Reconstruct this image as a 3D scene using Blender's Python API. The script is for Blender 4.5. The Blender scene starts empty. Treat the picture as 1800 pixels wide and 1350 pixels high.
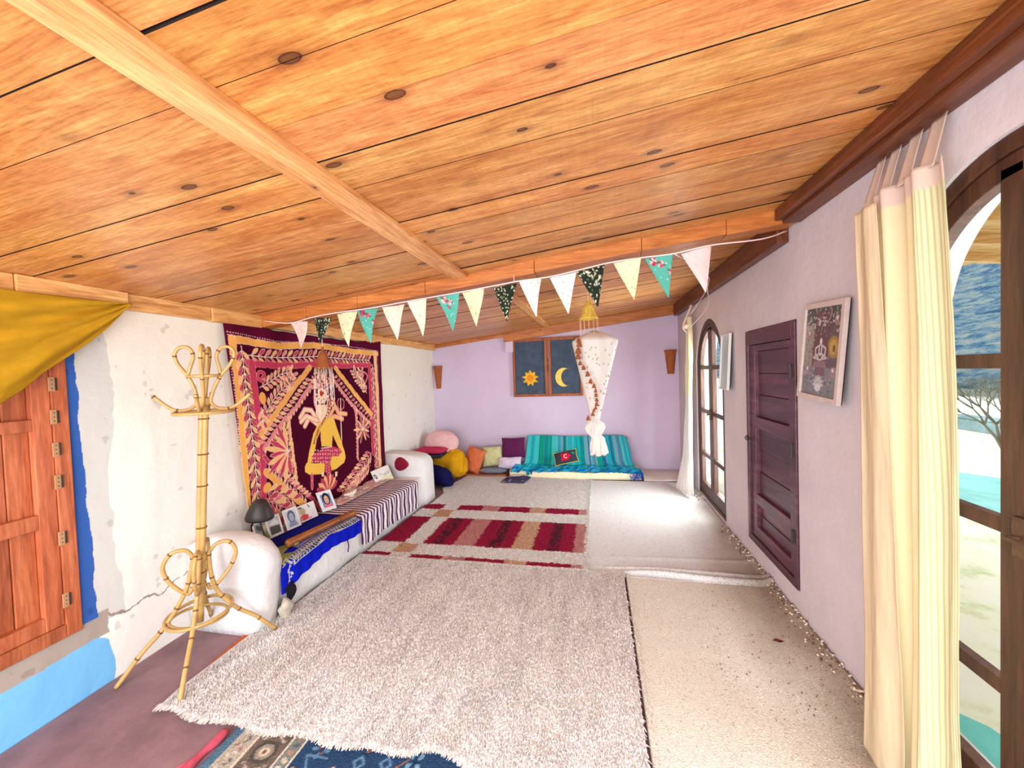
import bpy, math, random
import numpy as np
from mathutils import Matrix, Vector

random.seed(7); RNG = np.random.default_rng(11)
scene = bpy.context.scene
COL = scene.collection

# ------------------------------------------------------------------ camera (calibrated from the photo: 14 mm lens, eye height 1.6 m)
FPX, CX, CY, EYE = 700.0, 900.0, 675.0, 1.6
_d = np.array([1050 - CX, -(650 - CY), FPX]); _d /= np.linalg.norm(_d)       # room depth axis seen from the camera
_u = np.array([-.028, 1, 0.]); _u -= _d * _u.dot(_d); _u /= np.linalg.norm(_u)
_r = np.cross(_u, _d)
cam_data = bpy.data.cameras.new('camera'); cam = bpy.data.objects.new('camera', cam_data); COL.objects.link(cam)
cam_data.sensor_width = 36; cam_data.lens = FPX / 1800 * 36; cam_data.clip_start = .05; cam_data.clip_end = 500
M = Matrix(((_r[0], _r[1], -_r[2], 0), (_d[0], _d[1], -_d[2], 0), (_u[0], _u[1], -_u[2], EYE), (0, 0, 0, 1)))
cam.matrix_world = M
scene.camera = cam

# ------------------------------------------------------------------ light: bright overcast daylight through the arched doors and the open end behind the camera, boosted by added area lamps
world = bpy.data.worlds.new('sky'); scene.world = world; world.use_nodes = True
wn = world.node_tree.nodes; bg = wn['Background']
bg.inputs[0].default_value = (.93, .96, 1.0, 1); bg.inputs[1].default_value = 1.9
def area_light(name, loc, rot, sx, sy, power, col):
    l = bpy.data.lights.new(name, 'AREA'); l.shape = 'RECTANGLE'; l.size = sx; l.size_y = sy; l.energy = power; l.color = col
    o = bpy.data.objects.new(name, l); COL.objects.link(o); o.location = loc; o.rotation_euler = rot
    return o
area_light('fill_behind', (-.8, -.85, 1.15), (math.radians(72), 0, 0), 3.4, 2.0, 178, (.93, .965, 1.0))      # fill lamp added behind the camera to brighten the room
area_light('daylight_near_door', (1.50, 1.22, 1.15), (0, math.radians(90), 0), 2.0, .9, 40, (.95, .98, 1.0))
area_light('daylight_far_door', (1.50, 4.77, 1.1), (0, math.radians(90), 0), 1.9, 1.0, 112, (.95, .98, 1.0))
scene.view_settings.view_transform = 'Standard'; scene.view_settings.look = 'None'
scene.view_settings.gamma = 1; scene.view_settings.use_curve_mapping = False
scene.view_settings.exposure = 0.10

# ------------------------------------------------------------------ room dimensions (metres)
XR, YF, YB = 1.2, 6.4, -0.9
def xw(y): return -2.62 - .027 * (y - 1.5)            # left wall drifts outward
def zc(x): return 2.11 + .11 * (x + 2.65)             # the ceiling rises to the right
def ray(px, py):
    c = np.array([px - CX, -(py - CY), FPX]); return np.array([c @ _r, c @ _d, c @ _u])
def plane_at(px, py, n, d):
    v = ray(px, py); o = np.array([0, 0, EYE]); n = np.array(n, float)
    return o + v * ((d - n @ o) / (n @ v))
def lwall(px, py, off=0): return plane_at(px, py, (1, .027, 0), -2.62 + .0405 + off)
def floor_at(px, py, z=0): return plane_at(px, py, (0, 0, 1), z)

# ------------------------------------------------------------------ colour + noise
def lin(c):
    c = np.asarray(c, float) / 255.0
    return np.where(c <= .04045, c / 12.92, ((c + .055) / 1.055) ** 2.4)
def L4(c): return tuple(lin(c)) + (1,)
_tab = RNG.random((256, 256))
def vnoise(x, y):
    x = np.asarray(x, float); y = np.asarray(y, float)
    xi = np.floor(x).astype(int); yi = np.floor(y).astype(int); fx = x - xi; fy = y - yi
    fx = fx * fx * (3 - 2 * fx); fy = fy * fy * (3 - 2 * fy)
    a = _tab[xi % 256, yi % 256]; b = _tab[(xi + 1) % 256, yi % 256]; c = _tab[xi % 256, (yi + 1) % 256]; d = _tab[(xi + 1) % 256, (yi + 1) % 256]
    return (a * (1 - fx) + b * fx) * (1 - fy) + (c * (1 - fx) + d * fx) * fy
def fnoise(x, y, o=3):
    s = 0; a = 1; t = 0
    for i in range(o):
        s = s + a * vnoise(np.asarray(x) * 2 ** i + 17 * i, np.asarray(y) * 2 ** i + 5 * i); t += a; a *= .5
    return s / t

# ------------------------------------------------------------------ meshes
def link(name, me, mats, parent, smooth=True):
    for m in (mats if isinstance(mats, (list, tuple)) else [mats]): me.materials.append(m)
    if smooth: me.polygons.foreach_set('use_smooth', [True] * len(me.polygons))
    o = bpy.data.objects.new(name, me); COL.objects.link(o)
    if parent is not None:
        o.parent = parent
        bpy_m = parent.matrix_basis.inverted()
        o.matrix_parent_inverse = bpy_m
    return o
def set_col(me, cols):
    a = me.color_attributes.new('Col', 'FLOAT_COLOR', 'POINT')
    c = np.ones((len(me.vertices), 4), np.float32); c[:, :3] = cols; a.data.foreach_set('color', c.ravel())
class MB:
    def __init__(s): s.v = []; s.f = []; s.m = []; s.c = []
    def add(s, vs, fs, mat=0, M=None, col=None):
        n = len(s.v)
        for p in vs:
            p = Vector(p)
            if M is not None: p = M @ p
            s.v.append(tuple(p)); s.c.append(col if col is not None else (1, 1, 1))
        for f in fs: s.f.append(tuple(i + n for i in f)); s.m.append(mat)
        return s
    def box(s, x0, x1, y0, y1, z0, z1, mat=0, M=None, col=None):
        vs = [(x, y, z) for x in (x0, x1) for y in (y0, y1) for z in (z0, z1)]
        return s.add(vs, [(0, 1, 3, 2), (4, 6, 7, 5), (0, 4, 5, 1), (2, 3, 7, 6), (0, 2, 6, 4), (1, 5, 7, 3)], mat, M, col)
    def tube(s, path, r, seg=10, closed=False, mat=0, caps=True):
        P = [Vector(p) for p in path]; n = len(P); R = r if isinstance(r, (list, tuple)) else [r] * n
        vs = []; up = None
        for i in range(n):
            a = P[(i - 1) % n] if (i or closed) else P[i]; b = P[(i + 1) % n] if (i < n - 1 or closed) else P[i]
            t = (b - a).normalized()
            if up is None: up = t.orthogonal().normalized()
            up = (up - t * up.dot(t)); up = up.normalized() if up.length > 1e-6 else t.orthogonal().normalized()
            w = t.cross(up)
            for k in range(seg):
                an = 2 * math.pi * k / seg; vs.append(P[i] + (up * math.cos(an) + w * math.sin(an)) * R[i])
        fs = []
        for i in range(n if closed else n - 1):
            j = (i + 1) % n
            for k in range(seg): fs.append((i * seg + k, i * seg + (k + 1) % seg, j * seg + (k + 1) % seg, j * seg + k))
        if caps and not closed: fs.append(tuple(range(seg))[::-1]); fs.append(tuple((n - 1) * seg + k for k in range(seg)))
        return s.add(vs, fs, mat)
    def lathe(s, prof, seg=20, M=None, mat=0, a0=0, a1=2 * math.pi):
        full = abs(a1 - a0 - 2 * math.pi) < 1e-6; ns = seg if full else seg + 1; vs = []
        for r, z in prof:
            for k in range(ns):
                a = a0 + (a1 - a0) * k / seg; vs.append((r * math.cos(a), r * math.sin(a), z))
        fs = []
        for i in range(len(prof) - 1):
            for k in range(seg):
                k2 = (k + 1) % ns; fs.append((i * ns + k, i * ns + k2, (i + 1) * ns + k2, (i + 1) * ns + k))
        return s.add(vs, fs, mat, M)
    def ball(s, c, r, M=None, mat=0, n=8):
        r = r if isinstance(r, (tuple, list)) else (r, r, r)
        vs = []; fs = []
        for i in range(n + 1):
            t = math.pi * i / n
            for k in range(2 * n):
                a = math.pi * k / n; vs.append((c[0] + r[0] * math.sin(t) * math.cos(a), c[1] + r[1] * math.sin(t) * math.sin(a), c[2] + r[2] * math.cos(t)))
        for i in range(n):
            for k in range(2 * n): fs.append((i * 2 * n + k, (i + 1) * 2 * n + k, (i + 1) * 2 * n + (k + 1) % (2 * n), i * 2 * n + (k + 1) % (2 * n)))
        return s.add(vs, fs, mat, M)
    def build(s, name, mats, parent=None, smooth=False, bevel=0, col=False, sub=0):
        me = bpy.data.meshes.new(name); me.from_pydata(s.v, [], s.f)
        o = link(name, me, mats, parent, smooth); me.polygons.foreach_set('material_index', s.m)
        if col: set_col(me, np.array(s.c))
        if bevel:
            b = o.modifiers.new('bevel', 'BEVEL'); b.width = bevel; b.segments = 2; b.limit_method = 'ANGLE'
        if sub:
            b = o.modifiers.new('sub', 'SUBSURF'); b.levels = sub; b.render_levels = sub
        me.update(); return o
def arr_mesh(name, V, F, mats, parent=None, smooth=True, cols=None):
    V = np.asarray(V, np.float32); F = np.asarray(F, np.int32); k = F.shape[1]
    me = bpy.data.meshes.new(name); me.vertices.add(len(V)); me.vertices.foreach_set('co', V.ravel())
    me.loops.add(F.size); me.loops.foreach_set('vertex_index', F.ravel())
    me.polygons.add(len(F)); me.polygons.foreach_set('loop_start', np.arange(0, F.size, k, dtype=np.int32))
    me.update(calc_edges=True); me.validate()
    if cols is not None: set_col(me, cols)
    return link(name, me, mats, parent, smooth)
def sheet(name, fn, nu, nv, mat, parent=None, colfn=None, thick=0, keep=None, offset=-1):
    """grid over (u,v) in 0..1; fn(u,v) -> x,y,z arrays ; colfn(u,v) -> (...,3) sRGB 0..255"""
    u, v = np.meshgrid(np.linspace(0, 1, nu), np.linspace(0, 1, nv), indexing='ij')
    x, y, z = fn(u, v); V = np.stack([x + 0 * u, y + 0 * u, z + 0 * u], -1).reshape(-1, 3)
    i = np.arange(nu * nv).reshape(nu, nv)
    F = np.stack([i[:-1, :-1], i[1:, :-1], i[1:, 1:], i[:-1, 1:]], -1).reshape(-1, 4)
    if keep is not None:
        c = V[F].mean(1); F = F[keep(c[:, 0], c[:, 1], c[:, 2])]
    cols = lin(np.asarray(colfn(u, v)).reshape(-1, 3)) if colfn is not None else None
    o = arr_mesh(name, V, F, mat, parent, True, cols)
    if thick:
        m = o.modifiers.new('thick', 'SOLIDIFY'); m.thickness = thick; m.offset = offset
    return o

# ------------------------------------------------------------------ painted patterns (colours woven or printed in the cloth), drawn as vertex colours
class Cv:
    def __init__(s, u0, u1, v0, v1, res, bg):
        s.u0, s.v0, s.res = u0, v0, res
        s.W = int((u1 - u0) / res) + 2; s.H = int((v1 - v0) / res) + 2
        s.a = np.zeros((s.W, s.H, 3)); s.a[:] = bg
    def _win(s, a, b, c, d):
        i0 = max(0, int((a - s.u0) / s.res) - 1); i1 = min(s.W, int((b - s.u0) / s.res) + 3)
        j0 = max(0, int((c - s.v0) / s.res) - 1); j1 = min(s.H, int((d - s.v0) / s.res) + 3)
        if i1 <= i0 or j1 <= j0: return None
        U, V = np.meshgrid(s.u0 + np.arange(i0, i1) * s.res, s.v0 + np.arange(j0, j1) * s.res, indexing='ij')
        return s.a[i0:i1, j0:j1], U, V
    def poly(s, pts, col):
        p = np.array(pts, float); w = s._win(p[:, 0].min(), p[:, 0].max(), p[:, 1].min(), p[:, 1].max())
        if w is None: return
        A, U, V = w; ins = np.zeros(U.shape, bool); n = len(p)
        for i in range(n):
            x0, y0 = p[i]; x1, y1 = p[(i + 1) % n]
            if y0 == y1: continue
            c = ((y0 > V) != (y1 > V)) & (U < (x1 - x0) * (V - y0) / (y1 - y0) + x0); ins ^= c
        A[ins] = col
    def line(s, pts, w, col, dash=0):
        for i in range(len(pts) - 1):
            p = np.array(pts[i], float); q = np.array(pts[i + 1], float)
            W = s._win(min(p[0], q[0]) - w, max(p[0], q[0]) + w, min(p[1], q[1]) - w, max(p[1], q[1]) + w)
            if W is None: continue
            A, U, V = W; d = q - p; L = d @ d + 1e-12
            t = np.clip(((U - p[0]) * d[0] + (V - p[1]) * d[1]) / L, 0, 1)
            m = np.hypot(U - p[0] - t * d[0], V - p[1] - t * d[1]) < w / 2
            if dash: m &= ((t * math.sqrt(L) / dash) % 1) < .5
            A[m] = col
    def ell(s, cx, cy, a, b, ang, col):
        r = max(a, b); W = s._win(cx - r, cx + r, cy - r, cy + r)
        if W is None: return
        A, U, V = W; c, n = math.cos(ang), math.sin(ang); x = (U - cx) * c + (V - cy) * n; y = -(U - cx) * n + (V - cy) * c
        A[(x / a) ** 2 + (y / b) ** 2 < 1] = col
    def leaf(s, x, y, ang, Ln, W, fill, edge=None):
        """teardrop: narrow at (x,y), round at its end"""
        c, n = math.cos(ang), math.sin(ang)
        def tear(k):
            pts = []
            for i in range(17):
                t = i / 16; w = W / 2 * math.sin(math.pi * t ** 1.5) ** .8 * 1.0 - k; w = max(w, 0); l = k + t * (Ln - 2 * k)
                pts.append((l, w))
            pts = pts + [(a, -b) for a, b in reversed(pts)]
            return [(x + a * c - b * n, y + a * n + b * c) for a, b in pts]
        if edge is not None: s.poly(tear(0), edge); s.poly(tear(min(.0035, W * .14)), fill)
        else: s.poly(tear(0), fill)
    def at(s, U, V):
        i = (np.asarray(U) - s.u0) / s.res; j = (np.asarray(V) - s.v0) / s.res
        i = np.clip(i, 0, s.W - 1.001); j = np.clip(j, 0, s.H - 1.001); i0 = i.astype(int); j0 = j.astype(int)
        fi = (i - i0)[..., None]; fj = (j - j0)[..., None]; A = s.a
        return (A[i0, j0] * (1 - fi) + A[i0 + 1, j0] * fi) * (1 - fj) + (A[i0, j0 + 1] * (1 - fi) + A[i0 + 1, j0 + 1] * fi) * fj

# ------------------------------------------------------------------ materials
def new_mat(name):
    m = bpy.data.materials.new(name); m.use_nodes = True; nt = m.node_tree; b = nt.nodes['Principled BSDF']; return m, nt, b
def nd(nt, t, **k):
    n = nt.nodes.new(t)
    for a, b in k.items(): setattr(n, a, b)
    return n
def coords(nt, scale=(1, 1, 1), kind='Object'):
    tc = nd(nt, 'ShaderNodeTexCoord'); mp = nd(nt, 'ShaderNodeMapping'); nt.links.new(tc.outputs[kind], mp.inputs[0]); mp.inputs['Scale'].default_value = scale
    return mp.outputs[0]
def noise(nt, vec, scale, detail=4, rough=.6, dist=0):
    n = nd(nt, 'ShaderNodeTexNoise'); nt.links.new(vec, n.inputs['Vector']); n.inputs['Scale'].default_value = scale
    n.inputs['Detail'].default_value = detail; n.inputs['Roughness'].default_value = rough; n.inputs['Distortion'].default_value = dist
    return n.outputs['Fac']
def ramp(nt, fac, stops):
    r = nd(nt, 'ShaderNodeValToRGB'); nt.links.new(fac, r.inputs[0]); e = r.color_ramp.elements
    while len(e) > 1: e.remove(e[0])
    e[0].position = stops[0][0]; e[0].color = stops[0][1]
    for p, c in stops[1:]:
        k = e.new(p); k.color = c
    return r.outputs[0]
def mix(nt, a, b, fac, mode='MIX'):
    m = nd(nt, 'ShaderNodeMix', data_type='RGBA', blend_type=mode)
    for sock, v in ((m.inputs[0], fac), (m.inputs[6], a), (m.inputs[7], b)):
        if hasattr(v, 'is_output') or isinstance(v, bpy.types.NodeSocket): nt.links.new(v, sock)
        else: sock.default_value = v
    return m.outputs[2]
def bump(nt, b, h, strength, dist=.01):
    n = nd(nt, 'ShaderNodeBump'); nt.links.new(h, n.inputs['Height']); n.inputs['Strength'].default_value = strength; n.inputs['Distance'].default_value = dist
    nt.links.new(n.outputs[0], b.inputs['Normal'])
def setb(b, rough=.6, spec=.3, metal=0):
    b.inputs['Roughness'].default_value = rough; b.inputs['Specular IOR Level'].default_value = spec; b.inputs['Metallic'].default_value = metal
def plain(name, c, rough=.7, var=.12, nscale=6, bs=.15, bscale=60, spec=.25, bdist=.004, metal=0):
    m, nt, b = new_mat(name); setb(b, rough, spec, metal); v = coords(nt)
    c1 = tuple(lin(c) * (1 - var)) + (1,); c2 = tuple(np.clip(lin(c) * (1 + var), 0, 1)) + (1,)
    f = noise(nt, v, nscale); nt.links.new(ramp(nt, f, [(.3, c1), (.7, c2)]), b.inputs['Base Color'])
    if bs: bump(nt, b, noise(nt, v, bscale, 3), bs, bdist)
    return m
def attr_mat(name, rough=.9, bs=.2, bscale=250, spec=.15, bdist=.003, transl=0, vscale=30, var=.1):
    m, nt, b = new_mat(name); setb(b, rough, spec)
    a = nd(nt, 'ShaderNodeVertexColor'); a.layer_name = 'Col'; v = coords(nt)
    f = ramp(nt, noise(nt, v, vscale), [(.25, (1 - var,) * 3 + (1,)), (.75, (1, 1, 1, 1))])
    c = mix(nt, a.outputs[0], f, 1.0, 'MULTIPLY'); nt.links.new(c, b.inputs['Base Color'])
    if bs: bump(nt, b, noise(nt, v, bscale, 3), bs, bdist)
    if transl: add_transl(nt, b, c, transl)
    return m
def add_transl(nt, b, c, fac):
    t = nd(nt, 'ShaderNodeBsdfTranslucent'); mx = nd(nt, 'ShaderNodeMixShader'); mx.inputs[0].default_value = fac
    if isinstance(c, bpy.types.NodeSocket): nt.links.new(c, t.inputs[0])
    else: t.inputs[0].default_value = c
    nt.links.new(b.outputs[0], mx.inputs[1]); nt.links.new(t.outputs[0], mx.inputs[2])
    nt.links.new(mx.outputs[0], nt.nodes['Material Output'].inputs[0])
def wood(name, dark, mid, light, axis='x', tint=False, rough=.45, knots=True, spec=.4, scale=1.0, saw=False, kd=.10, kcol=(70, 30, 18)):
    m, nt, b = new_mat(name); setb(b, rough, spec)
    st = {'x': (.9, 9, 9), 'y': (9, .9, 9), 'z': (9, 9, .9)}[axis]; st = tuple(k * scale for k in st)
    v = coords(nt, st); v2 = coords(nt, tuple(k * 6 for k in st))
    g1 = noise(nt, v, 1.6, 5, .6, 1.2); g2 = noise(nt, v2, 1.5, 3, .6, .4)
    c = ramp(nt, g1, [(.25, L4(dark)), (.5, L4(mid)), (.75, L4(light))])
    fine = ramp(nt, g2, [(.3, (.78, .72, .68, 1)), (.62, (1.04, 1.03, 1.02, 1))])
    c = mix(nt, c, fine, .95, 'MULTIPLY')
    w = nd(nt, 'ShaderNodeTexWave', wave_type='BANDS', bands_direction='Y' if axis == 'x' else ('X' if axis == 'y' else 'X'))
    nt.links.new(v, w.inputs[0]); w.inputs['Scale'].default_value = 2.2; w.inputs['Distortion'].default_value = 14; w.inputs['Detail'].default_value = 2; w.inputs['Detail Scale'].default_value = .7
    c = mix(nt, c, ramp(nt, w.outputs['Fac'], [(0, (.84, .76, .68, 1)), (.4, (1, 1, 1, 1))]), .7, 'MULTIPLY')
    if saw:
        st2 = {'x': (70, 2.5, 2.5), 'y': (2.5, 70, 2.5), 'z': (2.5, 2.5, 70)}[axis]
        sw = noise(nt, coords(nt, st2), 1.0, 3, .7)
        c = mix(nt, c, ramp(nt, sw, [(.3, (.86, .83, .8, 1)), (.7, (1.12, 1.12, 1.1, 1))]), .55, 'MULTIPLY')
    gm = noise(nt, coords(nt, tuple(k * (1.0 if k > 5 else .5) * 14 / 9 for k in st)), 9, 4, .75)
    c = mix(nt, c, ramp(nt, gm, [(.34, (.70, .62, .55, 1)), (.5, (1, 1, 1, 1)), (.7, (1.1, 1.08, 1.02, 1))]), .7, 'MULTIPLY')
    if knots:
        ks = {'x': (3.1, 6.2, 6.2), 'y': (6.2, 3.1, 6.2), 'z': (6.2, 6.2, 3.1)}[axis]
        vo = nd(nt, 'ShaderNodeTexVoronoi'); nt.links.new(coords(nt, ks), vo.inputs['Vector']); vo.inputs['Scale'].default_value = 1.0; vo.inputs['Randomness'].default_value = 1
        k = ramp(nt, vo.outputs['Distance'], [(0, (.75, .75, .75, 1)), (kd * .55, (.8, .8, .8, 1)), (kd * .72, (1, 1, 1, 1)), (kd * .8, (.35, .35, .35, 1)), (kd * 1.6, (0, 0, 0, 1))])
        c = mix(nt, c, L4(kcol), k)
    if tint:
        a = nd(nt, 'ShaderNodeVertexColor'); a.layer_name = 'Col'; c = mix(nt, c, a.outputs[0], 1.0, 'MULTIPLY')
    nt.links.new(c, b.inputs['Base Color']); bump(nt, b, g2, .25, .004)
    return m

# ------------------------------------------------------------------ object records
def tag(o, label=None, cat=None, group=None, kind=None):
    if label: o['label'] = label
    if cat: o['category'] = cat
    if group: o['group'] = group
    if kind: o['kind'] = kind
    return o
def struct(o, label=None, cat=None): return tag(o, label, cat, kind='structure')
def thing(name, loc, label, cat, group=None, kind=None):
    o = bpy.data.objects.new(name, None); COL.objects.link(o); o.location = loc; o.empty_display_size = .05
    return tag(o, label, cat, group, kind)
def smooth_path(pts, n=8, closed=False):
    P = [Vector(p) for p in pts]; out = []; N = len(P)
    for i in range(N if closed else N - 1):
        g = lambda k: P[k % N] if closed else P[min(max(k, 0), N - 1)]
        a, b, c, d = g(i - 1), g(i), g(i + 1), g(i + 2)
        for j in range(n):
            t = j / n; out.append(.5 * ((2 * b) + (c - a) * t + (2 * a - 5 * b + 4 * c - d) * t * t + (3 * b - a - 3 * c + d) * t ** 3))
    if not closed: out.append(P[-1])
    return out
# ================================================================== MATERIALS USED
M_CEIL = wood('ceiling_pine', (180, 106, 56), (214, 150, 86), (236, 184, 116), 'x', True, .36, kd=.13, saw=True, spec=.45)
M_BEAM = wood('beam_pine_along', (194, 126, 74), (222, 160, 102), (236, 186, 128), 'y', False, .4, kd=.07)
M_BEAMX = wood('beam_pine_across', (164, 92, 44), (196, 120, 60), (216, 144, 80), 'x', False, .4, kd=.07)
M_TRIMP = wood('trim_pale', (206, 140, 80), (236, 180, 112), (248, 204, 140), 'y', False, .5, kd=.05)
M_TRIMD = wood('trim_dark', (70, 34, 20), (104, 54, 30), (132, 74, 42), 'y', False, .4, kd=.05)
M_DOORO = wood('shutter_orange', (138, 70, 42), (176, 98, 62), (200, 124, 86), 'z', True, .45, knots=False)
M_DOORW = wood('french_door_wood', (46, 27, 19), (72, 42, 30), (100, 62, 44), 'z', False, .45, knots=False)
M_WINW = wood('window_wood', (130, 66, 30), (164, 88, 42), (186, 108, 58), 'z', False, .5, knots=False)
M_PURP = wood('purple_painted_wood', (58, 30, 44), (84, 46, 62), (112, 70, 84), 'y', True, .4, knots=False, spec=.5)
M_PLASTER_A = attr_mat('plaster_painted', .95, .22, 8, .1, .02, 0, 3, .04)
M_WHITE = plain('white_plaster', (226, 224, 224), .95, .05, 5, .5, 14, .1, .02)
M_PINKW = plain('pinkish_white_plaster', (207, 195, 199), .95, .06, 2.5, .28, 10, .1, .015)
M_LILAC = plain('lilac_plaster', (212, 196, 220), .95, .05, 2, .2, 10, .1, .015)
M_FLOOR = plain('plum_concrete', (134, 104, 108), .75, .22, 5, .3, 40, .25, .004)
M_DARK = plain('dark_gap', (30, 16, 10), 1, .1, 3, 0)
M_CLOTH = attr_mat('printed_cloth', .92, .25, 300, .1, .002)
M_PILE = attr_mat('wool_pile', .95, 0, 1, .05, var=.04, vscale=14)
M_RUGB = attr_mat('rug_base', .97, .8, 160, .05, .01, var=.06, vscale=40)
M_BAMBOO = plain('bamboo', (184, 146, 86), .4, .16, 16, .1, 80, .45)
M_NODE = plain('bamboo_node', (120, 78, 34), .5, .1, 10, 0)
M_TERRA = plain('terracotta', (160, 88, 48), .7, .15, 20, .2, 60)
M_BLACK = plain('black_metal', (44, 38, 36), .45, .1, 10, 0, spec=.5)
M_IRON = plain('iron', (96, 70, 56), .5, .25, 40, .2, metal=.5)
M_STRING = plain('string', (220, 200, 176), .9, .05, 10, 0)
M_PAPER = plain('paper', (236, 236, 232), .7, .03, 10, 0)
def glass_mat():
    m = bpy.data.materials.new('pane_glass'); m.use_nodes = True; nt = m.node_tree; nt.nodes.clear()
    o = nd(nt, 'ShaderNodeOutputMaterial'); g = nd(nt, 'ShaderNodeBsdfGlossy'); g.inputs['Roughness'].default_value = .02; t = nd(nt, 'ShaderNodeBsdfTransparent')
    t.inputs[0].default_value = (.95, .98, .97, 1)
    lw_ = nd(nt, 'ShaderNodeLayerWeight'); lw_.inputs[0].default_value = .5; f = nd(nt, 'ShaderNodeMath', operation='POWER'); nt.links.new(lw_.outputs['Facing'], f.inputs[0]); f.inputs[1].default_value = 6; f2 = nd(nt, 'ShaderNodeMath', operation='MULTIPLY'); nt.links.new(f.outputs[0], f2.inputs[0]); f2.inputs[1].default_value = .3; f = f2; x = nd(nt, 'ShaderNodeMixShader')
    nt.links.new(f.outputs[0], x.inputs[0]); nt.links.new(t.outputs[0], x.inputs[1]); nt.links.new(g.outputs[0], x.inputs[2]); nt.links.new(x.outputs[0], o.inputs[0])
    return m
M_GLASS = glass_mat()

# ================================================================== THE SETTING
struct(sheet('floor', lambda u, v: (-3.1 + u * 4.5, YB + v * (YF + .4 - YB), 0 * u), 40, 60, M_FLOOR, thick=.12, offset=-1))

# ---- left wall with its painted patches
def ymap(u): return np.interp(u, [0, .04, .74, 1], [YB, 1.0, 2.45, YF + .3])
def lw_cols(u, v):
    y = ymap(u); z = v * 2.4; n = (fnoise(y * 9, z * 9) - .5)
    c = np.zeros(u.shape + (3,)); c[:] = (238, 235, 228)
    warm = np.clip((z - 1.0) / 1.0, 0, 1)[..., None] * .6
    c = c * (1 - warm) + np.array((242, 234, 214)) * warm
    g = (y > 1.5) & (y < 1.67 + n * .05 + .02 * np.sin(z * 5)) & (z > .34); c[g] = (208, 209, 204)
    dirt = (np.abs(z - .36 - n * .15 - .02 * (y - 1.6)) < .006) & (y > 1.55) & (y < 2.5); c[dirt] = (150, 135, 128)
    top = .262 + .05 * np.clip(y - 1.2, -1, .4) + n * .012
    cem = (z > top - .01) & (z < .40 + n * .03) & (y < 1.60 + n * .08); c[cem] = (168, 156, 146)
    edge = 1.615 + .012 * np.sin(z * 20)
    cor = np.hypot(np.clip(y - (edge - .09), 0, 9), np.clip(z - (top - .11), 0, 9))
    blue = (y < edge) & (z < top) & (cor < .105 + n * .006); c[blue] = (120, 188, 236)
    s = (y > 1.49) & (y < 1.545 + n * .03 + .012 * np.sin(z * 3)) & (z > .38) & (z < 1.99); c[s] = (56, 98, 176)
    spots = fnoise(y * 14 + 40, z * 14) > .80; c[spots & ~blue] *= .9
    return c
lw = sheet('wall_left', lambda u, v: (xw(ymap(u)) + .010 * (fnoise(ymap(u) * 3.2, v * 6) - .5), ymap(u), v * 2.4), 640, 420, M_PLASTER_A, None, lw_cols, .2,
           keep=lambda x, y, z: ~((y > .28) & (y < 1.49) & (z > .36) & (z < 1.99)), offset=-1)
struct(lw)

# ---- right wall: two arched doorways and one cupboard recess
ARCH = [(1.45, .53, 1.73, .06), (4.77, .55, 1.57, .05)]     # centre y, radius, spring z, sill z
def build_right_wall():
    ys = set([YB, 2.76, 3.6, YF + .3] + list(np.arange(YB, YF + .3, .12)))
    for yc, R, zs, z0 in ARCH:
        for k in range(49): ys.add(yc - R * math.cos(math.pi * k / 48))
    ys = sorted(ys); mb = MB(); top = 2.7; X0, X1 = XR, XR + .22
    def hole(y, side):
        for yc, R, zs, z0 in ARCH:
            if abs(y - yc) <= R + 1e-6: return z0, zs + math.sqrt(max(R * R - (y - yc) ** 2, 0))
        return None
    def spans(y0, y1):
        m = (y0 + y1) / 2
        for yc, R, zs, z0 in ARCH:
            if abs(m - yc) < R:
                f = lambda y: zs + math.sqrt(max(R * R - (y - yc) ** 2, 0))
                return [((0, 0), (z0, z0)), ((f(y0), f(y1)), (top, top))]
        if 2.76 < m < 3.6: return [((0, 0), (.17, .17)), ((1.87, 1.87), (top, top))]
        return [((0, 0), (top, top))]
    for a, b in zip(ys[:-1], ys[1:]):
        if b - a < 1e-6: continue
        for (la, lb), (ha, hb) in spans(a, b):
            # subdivide in z for gentle lumps
            n = max(1, int((ha - la) / .15))
            for i in range(n):
                t0, t1 = i / n, (i + 1) / n
                q = [(a, la + (ha - la) * t0), (b, lb + (hb - lb) * t0), (b, lb + (hb - lb) * t1), (a, la + (ha - la) * t1)]
                mb.add([(X0, y, z) for y, z in q], [(0, 3, 2, 1)]); mb.add([(X1, y, z) for y, z in q], [(0, 1, 2, 3)])
            mb.add([(X0, a, la), (X0, b, lb), (X1, b, lb), (X1, a, la)], [(0, 1, 2, 3)])
            mb.add([(X0, a, ha), (X0, b, hb), (X1, b, hb), (X1, a, ha)], [(0, 3, 2, 1)])
    for yc, R, zs, z0 in ARCH:
        for y in (yc - R, yc + R): mb.add([(X0, y, z0), (X1, y, z0), (X1, y, zs), (X0, y, zs)], [(0, 1, 2, 3)])
    for y in (2.76, 3.6): mb.add([(X0, y, .17), (X1, y, .17), (X1, y, 1.87), (X0, y, 1.87)], [(0, 1, 2, 3)])
    o = mb.build('wall_right', M_PINKW); return o
struct(build_right_wall())

# ---- far wall with the plaster step left of the shutters
mb = MB(); mb.box(-3.1, 1.5, YF, YF + .2, 0, 2.7); mb.box(-1.47, -1.33, YF - .05, YF + .01, 1.93, 2.24)
struct(mb.build('wall_far', M_LILAC, bevel=.015))

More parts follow.
